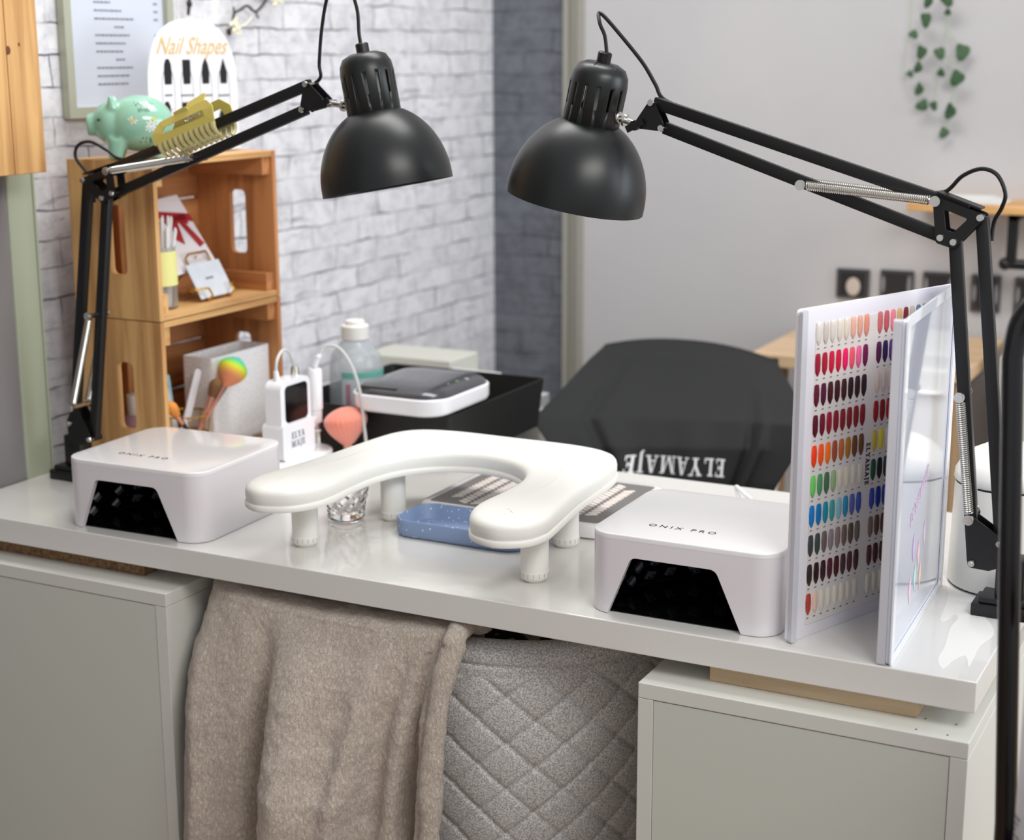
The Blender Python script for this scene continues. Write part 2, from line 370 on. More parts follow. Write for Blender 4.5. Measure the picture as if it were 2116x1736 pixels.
# ------------------------------------------------------------------ desk, blocks and drawer units
def desk_mat():
    m = bpy.data.materials.new('glossy_film_desk'); m.use_nodes = True; nt = m.node_tree; b = nt.nodes['Principled BSDF']
    b.inputs['Base Color'].default_value = lin((225, 223, 218))+(1,); b.inputs['Roughness'].default_value = .22; b.inputs['Coat Weight'].default_value = .7; b.inputs['Coat Roughness'].default_value = .04
    N = nt.nodes.new; Lk = nt.links.new; tc = N('ShaderNodeTexCoord'); n = N('ShaderNodeTexNoise'); n.inputs['Scale'].default_value = 4.5; n.inputs['Detail'].default_value = 2; n.inputs['Distortion'].default_value = 1.5
    Lk(tc.outputs['Object'], n.inputs['Vector']); bp = N('ShaderNodeBump'); bp.inputs['Strength'].default_value = .14; bp.inputs['Distance'].default_value = .01
    Lk(n.outputs['Fac'], bp.inputs['Height']); Lk(bp.outputs['Normal'], b.inputs['Coat Normal']); return m
b = B(); b.box(-1.434, 0, 0, .607, .723, .757, .0012, 2)
b.obj('desk', desk_mat(), None, smooth=False, at=(-.7, .3, .723), label='long glossy white desk top lying across two white drawer units', cat='desk')
DESK = bpy.data.objects['desk']
b = B(); L = [(1150, 680), (1200, 830), (1145, 1000), (1200, 1000), (1240, 965), (1268, 990), (1215, 1060), (1170, 1200), (1130, 1270), (1160, 1340), (1250, 1270), (1320, 1250), (1340, 1325), (1370, 1280), (1420, 1180), (1510, 1110), (1500, 1040), (1430, 960), (1410, 860), (1430, 800), (1300, 790), (1200, 740)]
L = [px(1600+u/3.339, 980+v/3.339, z=.7572) for u, v in L]; L = [(p.x, p.y) for p in catmull(L, 3, True)]
b.prism([L], .7570, .75725, lambda u, v, w_: (u, v, w_)); b.obj('film_bubble', M('lifted_film', (238, 236, 231), .3, coat=.3), DESK, smooth=False, label='pale blotch where the glossy film has lifted')
b = B(); b.box(-.2908, -.0615, .016, .060, .7003, .7228, .0008)
b.obj('wooden_block', wood('pale_beech', (205, 180, 146), (184, 156, 122), 'X', 1.4), None, smooth=False, at=(-.17, .04, .7), label='pale beech batten packed between the desk top and the right drawer unit', cat='wooden block')
b = B(); b.box(-1.38, -1.0925, .022, .10, .7003, .7228, .0008)
b.obj('wooden_block', M('chipboard', (150, 118, 84), .9, var=(160, (104, 76, 50), .3)), None, smooth=False, at=(-1.2, .06, .7), label='brown chipboard batten packed between the desk top and the left drawer unit', cat='wooden block')
def cabinet(x0, label, cup=False):
    t = thing('drawer_unit', label, 'cabinet', (x0+.18, .26, 0)); x1 = x0+.36; y0, y1 = -.023, .55
    b = B(); b.box(x0, x1, y0, y1, .682, .70, .0008); b.obj('top_panel', mCab, t, smooth=False)
    b = B(); b.box(x0, x0+.018, y0, y1, .015, .6815, .0006); b.obj('side_panel', mCab, t, smooth=False)
    b = B(); b.box(x1-.018, x1, y0, y1, .015, .6815, .0006); b.obj('side_panel', mCab, t, smooth=False)
    b = B(); b.box(x0+.0187, x1-.0187, y0+.0008, y0+.01, .02, .681); b.obj('back_panel', M('cabinet_back_board', (204, 206, 196), .5), t, smooth=False)
    b = B(); b.box(x0+.019, x1-.019, y0+.03, y1-.02, .02, .05); b.obj('bottom_panel', mCab, t, smooth=False)
    for k in range(5):
        b = B(); b.box(x0+.02, x1-.02, y1-.012, y1+.004, .06+k*.124, .06+k*.124+.119, .001); d = b.obj('drawer_front', mCab, t, smooth=False)
    for sx in (x0+.02, x1-.045):
        for sy in (y0+.01, y1-.04):
            b = B(); b.box(sx, sx+.025, sy, sy+.025, 0, .016); b.obj('foot', mBlackP, t, smooth=False)
    if cup:
        b = B()
        for (u, v) in ((1912, 1485), (1976, 1497), (1893, 1507), (1958, 1519)):
            p = px(u, v, z=.7003); b.cyl((p.x, p.y, .6999), (p.x, p.y, .7004), .0011, seg=10)
        b.obj('screw_hole', mSlot, t)
    return t
cabinet(-.36, 'white drawer unit under the right end of the desk, its plain back towards the camera', True)
cabinet(-1.38, 'white drawer unit under the left end of the desk, partly behind the beige blanket')

# ------------------------------------------------------------------ desk lamps (two articulated black lamps)
YL = .2
def LP(u, v, dy=0): p = px(u, v, y=YL); return Vector((p.x, YL+dy, p.z))
def screw(b, p, r=.0042, side=-1):
    b.cyl((p.x, p.y, p.z), (p.x, p.y+side*.0022, p.z), r, r*.85, 14); b.cyl((p.x, p.y+side*.0022, p.z), (p.x, p.y+side*.0026, p.z), r*.45, r*.4, 6)
def desk_lamp(label, base, K, shade, cable_top, cable_elbow, s):
    """K dict of pixel joints in the lamp plane; s=+1 when the arm reaches towards -x"""
    bx, by = base; t = thing('desk_lamp', label, 'lamp', (bx, by, .757))
    b = B(); b.box(bx-.035, bx+.035, by-.024, by+.024, .757, .772, .002); b.box(bx-.028, bx+.03, by-.021, by+.021, .772, .779, .002); b.box(bx-.012, bx+.02, by-.014, by+.014, .779, .826, .003)
    b.obj('base', mBlackM, t)
    A1, A2, SB = LP(*K['low_a']), LP(*K['low_b']), LP(*K['low_spring'])
    E1, E2, E3, EB = LP(*K['el_a']), LP(*K['el_b']), LP(*K['el_c']), LP(*K['el_bolt'])
    H1, H2, H3 = LP(*K['hd_a']), LP(*K['hd_b']), LP(*K['hd_c'])
    # lower bracket
    def plate(P, holes, y0, y1, r=.006): 
        b = B(); L = roundpoly([(p.x, p.z) for p in P], r)
        hl = [roundpoly([(q[0], q[1]) for q in h], .002, 3) for h in holes]
        b.prism([L]+hl, y0, y1, lambda u, v, w_: (u, w_, v)); return b
    def ex(P, g):  # grow outline about centroid
        c = sum(P, Vector())/len(P); return [p+(p-c).normalized()*g for p in P]
    low = ex([SB, A1, Vector(((bx+A1.x)/2, YL, .822)), A2+Vector((0, 0, -.022)), A2], .007)
    for yy in (-.0115, .0095): plate(low, [], YL+yy, YL+yy+.002).obj('lower_bracket', mBlackM, t)
    b = B(); b.bar(A1, E1, .0135, .0115, bev=.001); b.obj('lower_arm_bar', mBlackM, t)
    b = B(); b.bar(A2, E2, .0135, .0115, bev=.001); b.obj('lower_arm_bar', mBlackM, t)
    el = ex([EB, E2, E1, E3], .0075); c = sum([EB, E2, E1, E3], Vector())/4
    hole = [(c.x+(p.x-c.x)*.56, c.z+(p.z-c.z)*.56+.002) for p in [EB, E2, E1, E3]]
    for yy in (-.0125, .0105): plate(el, [hole], YL+yy, YL+yy+.002, .005).obj('elbow_bracket', mBlackM, t)
    b = B(); b.bar(E2+(EB-E2)*.0+Vector((0, 0, .009)), EB+Vector((0, 0, .009)), .002, .023); b.obj('elbow_bridge', mBlackM, t)
    up_in = E2+(EB-E2)*.15
    b = B(); b.bar(H1, up_in+(EB-up_in)*.2+Vector((0, 0, .002)), .0135, .0105, bev=.001); b.obj('upper_arm_bar', mBlackM, t)
    b = B(); b.bar(H2, E3, .0135, .0105, bev=.001); b.obj('upper_arm_bar', mBlackM, t)
    for yy in (-.0105, .0085): plate(ex([H1, H2, H3], .0075), [], YL+yy, YL+yy+.002, .007).obj('head_bracket', mBlackM, t)
    for p in (A1, A2, E1, E2, E3, H1, H2):
        b = B(); b.cyl(p+Vector((0, -.0125, 0)), p+Vector((0, .0125, 0)), .0022, seg=10); screw(b, p+Vector((0, -.0125, 0))); screw(b, p+Vector((0, .0125, 0)), side=1)
        b.obj('screw', mChrome, t)
    # springs, a pair on every arm
    US = LP(*K['up_spring']); LS = LP(*K['low_top'])
    for (P, Q, wr) in ((SB, LS, 1), (EB, US, 1)):
        for q in (P, Q):
            b = B(); b.cyl(q+Vector((0, -.0225, 0)), q+Vector((0, .0225, 0)), .0042, seg=16)
            for sy in (-.021, .019): b.cyl(q+Vector((0, sy, 0)), q+Vector((0, sy+.0022, 0)), .0058, seg=18)
            b.obj('spring_pin', mChrome, t)
        for yy in (-.0155, .0155):
            b = B(); d = (Q-P).normalized()
            b.tube(coil(P+Vector((0, yy, 0))+d*.006, Q+Vector((0, yy, 0))-d*.006, .0046, .0008, (Q-P).length/.0026), .00088, 5); b.obj('spring', mChrome, t)
    # head
    cap, rimc = LP(*shade['cap']), LP(*shade['rim']); ax = (cap-rimc); hgt = ax.length; ax.normalize()
    m = basis(rimc, ax.cross(Vector((0, 1, 0))), Vector((0, 1, 0))); m = Matrix.Translation(rimc) @ Vector((0, 0, 1)).rotation_difference(ax).to_matrix().to_4x4()
    R = .0845; neck = .0345; hb = .097
    prof = []
    for k in range(17):
        a = k/16; rad = R*math.cos(a*math.pi/2*.74)**.78; prof.append((max(rad, neck), hb*math.sin(a*math.pi/2)**1.0*1.0))
    prof = [(R, 0), (R*1.0, .006)]
    for k in range(1, 17):
        a = k/16*math.acos(neck*.97/R); prof.append((R*math.cos(a), .006+(hb-.006)*math.sin(a)/math.sin(math.acos(neck*.97/R))))
    inner = [(r-.0014, z) for r, z in prof][::-1]
    b = B(); b.lathe(prof+inner+[prof[0]], m, 64); b.obj('lamp_shade', mShade, t, label='black bell-shaped shade')
    ht = hgt-.012
    po = [(neck, hb-.006), (neck, ht-.024), (neck*.96, ht-.014), (neck*.82, ht-.005), (neck*.55, ht-.0005), (.003, ht)]
    pi_ = [(max(.003, r-.0016), z-.0014) for r, z in po][::-1]
    b = B(); b.lathe(po+pi_+[po[0]], m, 60); ho = b.obj('socket_housing', mShade, t)
    c_ = B()
    for k in range(14):
        mm = m @ Matrix.Rotation(2*math.pi*(k+.5)/14, 4, 'Z')
        c_.prism([rr(.0036, .027, .0017, 3)], neck-.006, neck+.004, lambda u, v, w_, mm=mm: mm @ Vector((w_, u, v+(hb+ht)/2-.004)))
    for k in range(6):
        mm = m @ Matrix.Rotation(2*math.pi*(k+.5)/6, 4, 'Z')
        c_.prism([rr(.0030, .008, .0014, 2)], ht-.008, ht+.004, lambda u, v, w_, mm=mm: mm @ Vector((v+.0155, u, w_)))
    boolean(ho, [c_.obj('cut', mSlot, t)])
    b = B(); b.lathe([(.0135, hb-.006), (.0135, ht-.012), (0, ht-.008)], m, 20); b.obj('bulb_socket', M('white_porcelain', (206, 206, 200), .3), t)
    b = B(); b.lathe([(neck+.0002, hb-.0055), (neck+.0009, hb-.005), (neck+.0009, hb-.003), (neck+.0002, hb-.0025)], m, 60); b.obj('seam_ring', mBlackP, t)
    b = B(); b.lathe([(.0085, ht-.002), (.0085, ht+.011), (.007, ht+.0125), (0, ht+.0125)], m, 18); b.obj('cable_grip', mBlackP, t)
    b = B(); b.lathe([(R-.004, .004), (R-.006, .010), (R*.86, .034), (R*.64, .062), (neck*.86, .084)], m, 48)
    b.obj('reflector', M('white_reflector', (232, 232, 226), .4), t)
    b = B(); b.lathe([(0, .018), (.014, .022), (.022, .031), (.026, .044), (.023, .058), (.015, .072), (.013, .092), (0, .092)], m, 28)
    b.obj('light_bulb', M('frosted_bulb', (240, 238, 230), .3), t)
    # swivel joint
    hs = rimc+ax*(hb+.006)+Vector((s*neck, 0, 0)); H3b = H3+Vector((-s*.004, 0, 0))
    b = B(); b.cyl(H3b, hs+(H3b-hs)*.15, .0038, seg=14); b.cyl(hs+(H3b-hs)*.30, hs+(H3b-hs)*.42, .0075, seg=16); b.ball(hs, .0085, (.5, 1, 1), 2)
    b.cyl(H3+Vector((0, -.014, 0)), H3+Vector((0, .014, 0)), .0052, seg=14); b.obj('swivel_joint', mChrome, t)
    b = B(); w0 = H3+Vector((0, -.018, 0)); b.cyl(w0, w0+Vector((0, .006, 0)), .006, seg=12); b.bar(w0+Vector((-.010, .002, -.005)), w0+Vector((.010, .002, .005)), .008, .003); b.obj('wing_nut', mBlackP, t)
    b = B(); pts = catmull([LP(u, v, d) for u, v, d in cable_top], 8); b.tube(pts, .0023, 8); b.obj('cable', mCable, t)
    b = B(); pts = catmull([LP(u, v, d) for u, v, d in cable_elbow], 8); b.tube(pts, .0023, 8); b.obj('cable', mCable, t)
    return t
lampR = desk_lamp('black articulated desk lamp clamped at the right end of the desk beside the white bin', (-.012, .222),
  dict(low_a=(2012, 1158), low_b=(2069, 1118), low_spring=(2008, 1066), low_top=(1990, 815), el_a=(1975, 498), el_b=(2030, 448), el_c=(1948, 489), el_bolt=(1940, 413),
       up_spring=(1664, 380), hd_a=(1353, 212), hd_b=(1374, 264), hd_c=(1322, 258)),
  dict(cap=(1251, 108), rim=(1187, 416)),
  [(1254, 112, 0), (1250, 75, 0), (1240, 50, 0), (1230, 28, .01), (1240, 32, .01), (1275, 72, .01), (1320, 130, .012), (1345, 175, .014), (1362, 205, .014), (1420, 232, .014)],
  [(1900, 398, .012), (1948, 398, .012), (1985, 365, .01), (2025, 350, .008), (2058, 362, .006), (2076, 400, .004), (2068, 430, .006), (2050, 460, .012), (2045, 500, .012)], 1)
lampL = desk_lamp('black articulated desk lamp at the left, with a yellow hair claw on its arm', (-1.372, .212),
  dict(low_a=(196, 905), low_b=(156, 872), low_spring=(165, 838), low_top=(200, 650), el_a=(222, 408), el_b=(183, 372), el_c=(243, 398), el_bolt=(238, 352),
       up_spring=(405, 325), hd_a=(642, 174), hd_b=(634, 226), hd_c=(680, 214)),
  dict(cap=(747, 90), rim=(802, 388)),
  [(747, 98, 0), (742, 70, 0), (738, 20, 0), (718, -25, .004), (690, -35, .008), (668, -8, .01), (654, 60, .012), (648, 130, .013), (647, 165, .014), (600, 192, .014)],
  [(300, 322, .012), (240, 330, .012), (212, 312, .01), (180, 294, .008), (156, 300, .006), (150, 325, .006), (165, 352, .01), (182, 375, .013), (182, 420, .013)], -1)

# ------------------------------------------------------------------ UV nail lamps
def nail_lamp(x0, y0, rotz, label):
    W, D, H = .224, .205, .0955; z0 = .757
    t = thing('nail_lamp', label, 'nail lamp', (x0, y0, z0)); t['group'] = 'white nail curing lamps on the desk'
    def T(u, v, w_): return Vector((x0+u, y0+v, z0+w_))
    out = rr(W, D, .028, 8, W/2, D/2); inn = rr(W-.014, D-.014, .022, 8, W/2, D/2)
    b = B(); b.prism([out, inn], .0008, H-.006, T)
    shell = b.obj('shell', M('white_gloss_plastic_side', (226, 221, 224), .22, coat=.2), t, ang=35)
    trap = roundpoly([(.022, -.01), (.054, .070), (.154, .070), (.190, -.01)], [0, .010, .012, 0], 6)
    c = B(); c.prism([trap], -.01, .02, lambda u, v, w_: T(u, w_, v)); co = c.obj('cut', mSlot, None)
    boolean(shell, [co])
    for f in shell.data.polygons: f.use_smooth = False
    bm = bmesh.new(); bm.from_mesh(shell.data)
    for f in bm.faces: f.smooth = True
    for e in bm.edges:
        if len(e.link_faces) == 2 and e.calc_face_angle(0) > .5: e.smooth = False
    bm.to_mesh(shell.data); bm.free()
    # lid with soft edge
    b = B(); rings = []
    for off, z in ((0, H-.0062), (0, H-.0016), (.0003, H-.0008), (.0009, H-.0002), (.0018, H)):
        rings.append([T(u, v, z) for u, v in rr(W-2*off, D-2*off, .028-off*.6, 8, W/2, D/2)])
    bv = [[b.bm.verts.new(p) for p in R_] for R_ in rings]
    for a_, c_ in zip(bv, bv[1:]):
        for i in range(len(a_)): b.bm.faces.new((a_[i], a_[(i+1) % len(a_)], c_[(i+1) % len(a_)], c_[i]))
    b.bm.faces.new(bv[-1]); b.bm.faces.new(bv[0][::-1])
    b.obj('lid', mGloss, t, ang=50)
    # interior: black faceted reflector with angled facets
    mRef = M('black_mirror_reflector', (7, 7, 8), .07, spec=.8)
    b = B(); P0 = [(.013, .0075), (.020, .10), (.055, .150), (.125, .180), (.185, .130), (.211, .0075)]
    P1 = [(.035, .0078), (.045, .085), (.070, .125), (.122, .152), (.165, .11), (.189, .0078)]
    v0 = [b.bm.verts.new(T(u, v, .002)) for u, v in P0]; v1 = [b.bm.verts.new(T(u, v, .050)) for u, v in P1]; v2 = [b.bm.verts.new(T(u+(W/2-u)*.25, v, .080)) for u, v in P1]
    for a_, c_ in ((v0, v1), (v1, v2)):
        for i in range(5): b.bm.faces.new((a_[i], a_[i+1], c_[i+1], c_[i]))
    b.bm.faces.new(v2)
    b.bm.faces.new([b.bm.verts.new(T(u, v, .0016)) for u, v in P0])
    b.obj('reflector_liner', mRef, t, smooth=False)
    mLed = M('led_chip', (96, 98, 106), .2, .0, coat=.6)
    k = 0
    for i in range(5):
        a0, a1, c0, c1 = Vector(P0[i]), Vector(P0[i+1]), Vector(P1[i]), Vector(P1[i+1])
        n_ = 2 if i in (0, 4) else 2
        for j in range(n_):
            for h_ in (.28, .72):
                f = (j+.5)/n_; q0 = a0.lerp(a1, f); q1 = c0.lerp(c1, f); q = q0.lerp(q1, h_); z = .002+.048*h_
                cen = T(q.x, q.y, z); e1 = T((a1-a0).x, (a1-a0).y, 0)-T(0, 0, 0); e2 = T(q1.x, q1.y, .05)-T(q0.x, q0.y, .002); n = e1.cross(e2).normalized()
                if (T(W/2, .06, .03)-cen).dot(n) < 0: n = -n
                mm = Matrix.Translation(cen+n*.0008) @ Vector((0, 0, 1)).rotation_difference(n).to_matrix().to_4x4()
                b = B(); b.lathe([(.0088, 0), (.0062, .0032), (.0058, .0032), (.0072, .0006)], mm, 4); b.box(-.0022, .0022, -.0022, .0022, .0005, .0028, mat=mm); b.obj('led', mLed, t, smooth=False)
    b = text_bm('ONIX PRO', .0125, 0, 0, .00008, 1.5); xf(b, basis(T(W/2-.016, .050, H+.00022), (1, 0, 0), (0, .72, 0)))
    for v in b.bm.verts: v.co.y = y0+.052+(v.co.y-y0-.052)*1.0
    lt = b.obj('lettering', mInk, t, smooth=False)
    for k in range(4):
        b = B(); b.cyl(T(.03+(k % 2)*.164, .03+(k//2)*.145, 0), T(.03+(k % 2)*.164, .03+(k//2)*.145, .0018), .006, seg=12); b.obj('rubber_foot', mBlackP, t)
    t.rotation_euler.z = rotz
    return t
nail_lamp(-.4437, .0215, .006, 'white nail curing lamp at the right, close to the colour swatch book')
nail_lamp(-1.2155, .0145, .03, 'white nail curing lamp at the left end, in front of the wooden crates')

# ------------------------------------------------------------------ U-shaped armrest
XC = -.7065
half = [(0, .368), (.09, .367), (.144, .353), (.172, .322), (.183, .266), (.191, .16), (.204, .07), (.2075, .03), (.196, -.003), (.165, -.02), (.131, -.008), (.112, .018), (.104, .055), (.106, .11), (.104, .165), (.088, .212), (.052, .248), (0, .262)]
ctrl = half+[(-x, y) for x, y in half[-2:0:-1]]
OUT = [(p.x, p.y) for p in catmull([Vector((x, y)) for x, y in ctrl], 5, True)]
def inset(L, d):
    n = len(L); o = []
    for i in range(n):
        a, c = Vector(L[i-1]), Vector(L[(i+1) % n]); t_ = (c-a).normalized(); nn = Vector((t_.y, -t_.x)); o.append((L[i][0]+nn.x*d, L[i][1]+nn.y*d))
    return o
t = thing('armrest', 'white padded U-shaped manicure armrest on four short legs in the middle of the desk', 'armrest', (XC, .17, .757))
# orientation of the outline decides the inset sign
area_ = sum(OUT[i-1][0]*OUT[i][1]-OUT[i][0]*OUT[i-1][1] for i in range(len(OUT))); sg = 1 if area_ < 0 else -1
def pad(prof, cap_top=True, cap_bot=True):
    b = B(); rings = []
    for d, z in prof: rings.append([b.bm.verts.new((XC+x, y, z)) for x, y in inset(OUT, sg*d)])
    n = len(OUT)
    for a_, c_ in zip(rings, rings[1:]):
        for i in range(n): b.bm.faces.new((a_[i], a_[(i+1) % n], c_[(i+1) % n], c_[i]))
    for R_, on in ((rings[0], cap_bot), (rings[-1], cap_top)):
        if on:
            es = [b.bm.edges.get((R_[i], R_[(i+1) % n])) for i in range(n)]; bmesh.ops.triangle_fill(b.bm, edges=es, use_beauty=True)
    return b
pad([(.004, .8285), (.0005, .8288), (0, .830), (0, .835), (.0015, .8365)]).obj('base_plate', mSatin, t, ang=50)
mPad = M('white_faux_leather', (238, 237, 230), .42, bump=(260, .12, .001))
pad([(.003, .8364), (.0022, .838), (.0012, .842), (.0012, .8490), (.0022, .8530), (.0048, .8562), (.0095, .8585), (.018, .8602), (.030, .8613), (.041, .8619), (.047, .8621)], cap_bot=True).obj('pad', mPad, t, ang=60)
for lx, ly in ((-.8735, .085), (-.5436, .090), (-.8307, .235), (-.5686, .232)):
    b = B(); m_ = Matrix.Translation((lx, ly, .757))
    b.lathe([(0, 0), (.0125, 0), (.0145, .0022), (.0165, .004), (.0178, .0065), (.0178, .013), (.0172, .0135), (.0172, .060), (.0168, .0714), (0, .0714)], m_, 36); lg = b.obj('leg', mSatin, t, ang=50)
    b = B(); b.cyl((lx, ly, .757), (lx, ly, .7585), .0125); b.obj('foot_pad', M('grey_rubber', (90, 90, 88), .7), lg)
    b = B()
    for k in range(16):
        a = 2*math.pi*k/16; b.box(.0176, .0181, -.0004, .0004, .007, .0125, mat=m_ @ Matrix.Rotation(a, 4, 'Z'))
    b.obj('grip_ridges', M('ridge_grey', (190, 188, 182), .5), lg, smooth=False)
# ------------------------------------------------------------------ colour swatch book
t = thing('swatch_book', 'open white book of coloured nail polish swatches standing on the right of the desk', 'swatch book', (-.13, .15, .757))
A0 = Vector((-.2046, .0217, .7572)); SP = Vector((-.1005, .2835, .7572)); B0 = Vector((-.0905, .0045, .7572))
dA = (SP-A0).normalized(); nA = Vector((dA.y, -dA.x, 0)); dB = (SP-B0).normalized(); nB = Vector((dB.y, -dB.x, 0)); HB = .364
def onA(u, v, w_): return A0+dA*u+nA*w_+Vector((0, 0, v))
def onB(u, v, w_): return B0+dB*u+nB*w_+Vector((0, 0, v))
mBook = M('white_book_board', (232, 230, 236), .3, coat=.25)
mAcr = M('clear_acrylic_sleeve', (240, 240, 246), .06, alpha=.32, coat=.5)
LA, LB = (SP-A0).length, (SP-B0).length
b = B(); b.prism([rr(LA, HB, .006, 4, LA/2, HB/2)], -.005, .0, onA, 0); pa = b.obj('swatch_page', mBook, t, smooth=False)
b = B(); b.prism([rr(LA-.045, HB-.032, .003, 2, LA/2+.004, HB/2-.002)], .0, .0009, onA); b.obj('swatch_card', M('cream_card', (228, 222, 218), .5), pa, smooth=False)
b = B(); b.prism([rr(LB, HB, .006, 4, LB/2, HB/2)], -.004, .0, onB); pb = b.obj('cover_page', M('cover_white', (218, 222, 236), .1, coat=1), t, smooth=False)
b = B(); b.prism([rr(LB+.004, HB+.003, .005, 3, LB/2-.001, HB/2+.0015), rr(LB-.02, HB-.016, .004, 3, LB/2, HB/2)], .0003, .0022, onB); b.obj('clear_sleeve_edge', M('acrylic_edge', (240, 243, 250), .08, coat=.5), pb, smooth=False)
b = B(); b.prism([rr(.012, HB, .003, 3, .004, HB/2)], -.013, -.0042, onB); b.obj('acrylic_edge_strip', M('acrylic_grey', (205, 205, 212), .12, coat=.5), pb, smooth=False)
b = B(); b.prism([rr(.009, HB-.001, .003, 3, .0035, HB/2)], .0002, .0045, onA); b.obj('acrylic_edge_strip', M('acrylic_grey', (205, 205, 212), .12), pa, smooth=False)
b = B(); b.cyl(SP+Vector((-.001, .0035, 0)), SP+Vector((-.001, .0035, HB)), .0042, seg=14); b.obj('spine', mBook, t)
ROWS = [
 [(222,216,206),(206,196,186),(218,211,200),(224,215,200),(226,214,196),(232,178,158),(228,166,146),(226,148,126),(202,108,110),(196,92,102),(236,130,146)],
 [(160,12,48),(172,10,48),(205,12,56),(206,12,56),(242,16,100),(240,88,108),(236,98,150),(112,12,70),(78,10,68),(34,12,82),(92,42,122)],
 [(96,6,40),(82,4,50),(66,4,16),(62,6,16),(60,6,16),(38,4,12),(46,4,16),(30,6,10),(216,200,190),(214,200,190),(216,202,192)],
 [(86,4,30),(112,4,40),(152,4,45),(132,4,30),(132,6,26),(130,8,26),(132,8,26),(132,8,26),(152,6,22),(132,6,20),(168,6,16)],
 [(246,62,12),(250,86,8),(250,116,8),(160,76,50),(190,102,52),(176,112,22),(110,62,22),(102,62,26),(200,182,72),(226,216,52),(222,212,196)],
 [(110,202,100),(76,152,96),(70,112,76),(150,182,130),(222,216,194),(224,218,198),(226,220,204),(226,220,204),(4,82,46),(4,26,22),(4,38,42)],
 [(4,120,200),(4,116,182),(4,142,166),(60,156,156),(132,190,206),(42,142,182),(86,100,172),(56,86,176),(46,72,166),(6,42,150),(6,46,156)],
 [(56,66,66),(60,70,68),(112,96,96),(142,132,132),(142,122,122),(116,96,86),(92,76,62),(112,96,82),(122,106,86),(96,60,46),(82,42,26)],
 [(50,36,36),(46,12,16),(60,22,32),(86,26,46),(76,12,22),(76,42,52),(82,42,42),(72,26,32),(82,42,32),(76,22,22),(66,16,12)],
 [(176,62,52),(232,196,176),(224,216,200),(226,218,202),(228,220,204),(226,218,202),(224,216,200),(222,214,198),(222,214,196),(222,214,196),(222,214,196)]]
HID = [(150, 60, 90), (210, 170, 120), (120, 30, 40), (190, 180, 170), (90, 110, 150)]
def nail(u, v, tint):
    pr = []
    L = .0245; Wn = .0085
    # almond outline: square-ish top, pointed bottom
    o = roundpoly([(-Wn/2*.84, L/2), (Wn/2*.84, L/2), (Wn/2, L*.1), (Wn/2*.92, -L*.30), (.0005, -L*.56), (-Wn/2*.86, -L*.30), (-Wn/2, L*.1)], [.003, .003, .01, .005, .0026, .005, .01], 4)
    b = B(); n = len(o); lay = []
    for sc, h in ((1, .001), (1, .0016), (.78, .0026), (.45, .0031)):
        lay.append([b.bm.verts.new(onA(u+x*sc, v+y*(sc if sc < 1 else 1), h)) for x, y in o])
    for a_, c_ in zip(lay, lay[1:]):
        for i in range(n): b.bm.faces.new((a_[i], a_[(i+1) % n], c_[(i+1) % n], c_[i]))
    b.bm.faces.new(lay[-1]); b.bm.faces.new(lay[0][::-1]); return b
rest = B(); marks = B()
for r_, row in enumerate(ROWS):
    v = .3355-.03315*r_
    for k in range(16):
        u = (.0305+.01175*k) if k < 8 else (.1368+.01175*(k-8))
        vv = v
        if k < 10:
            bn = nail(u, vv, 0); c = row[k]
            bn.obj('nail_swatch', M('polish_%d_%d_%d' % c, c, .22, coat=.12), pa, ang=60)
        else:
            c = row[k] if k < 11 else HID[(k+r_) % 5]
            b_ = nail(u, vv, 0); me = bpy.data.meshes.new('x'); b_.bm.to_mesh(me); b_.bm.free()
            n0 = len(rest.bm.faces); rest.bm.from_mesh(me); bpy.data.meshes.remove(me); rest.bm.faces.ensure_lookup_table()
            if c not in (rest.__dict__.setdefault('cols', [])): rest.cols.append(c)
            for i in range(n0, len(rest.bm.faces)): rest.bm.faces[i].material_index = rest.cols.index(c)
        marks.prism([[(u-.0018, vv-.0168), (u+.0018, vv-.0164), (u+.0018, vv-.0152), (u-.0018, vv-.0156)]], .0009, .0011, onA)
ro = rest.obj('nail_swatch', M('polish_%d_%d_%d' % rest.cols[0], rest.cols[0], .22, coat=.12), pa, ang=60, kind='stuff')
for c in rest.cols[1:]: ro.data.materials.append(M('polish_%d_%d_%d' % c, c, .22, coat=.12))
marks.obj('number_print', M('print_grey', (110, 104, 104), .6), pa, smooth=False)
b = serif_bm('ELYAMAJE', .0068); o_ = onA(.1262, .178, .0012); xf(b, basis(o_, (0, 0, -1), tuple(dA))); b.obj('lettering', mInk, pa, smooth=False)
b = serif_bm('ELYAMAJE', .014); xf(b, basis(onB(.12, .155, .0005), (dB*.93+Vector((0, 0, .37))), Vector((0, 0, 1)))); 
b.obj('lettering', M('pale_pink_print', (222, 196, 222), .4), pb, smooth=False)
for (u, v, c) in ((.10, .10, (206, 186, 224)), (.13, .085, (240, 196, 206)), (.115, .062, (190, 226, 222)), (.145, .055, (245, 205, 185)), (.09, .055, (240, 205, 220)), (.16, .10, (232, 206, 228))):
    b = B(); b.prism([[(u, v-.017), (u+.007, v), (u, v+.017), (u-.007, v)]], .0003, .0005, onB); b.obj('rhombus_patch', M('print_%d' % c[0], c, .4), pb, smooth=False)  # pastel rhombus laid flat on the outer face of the cover

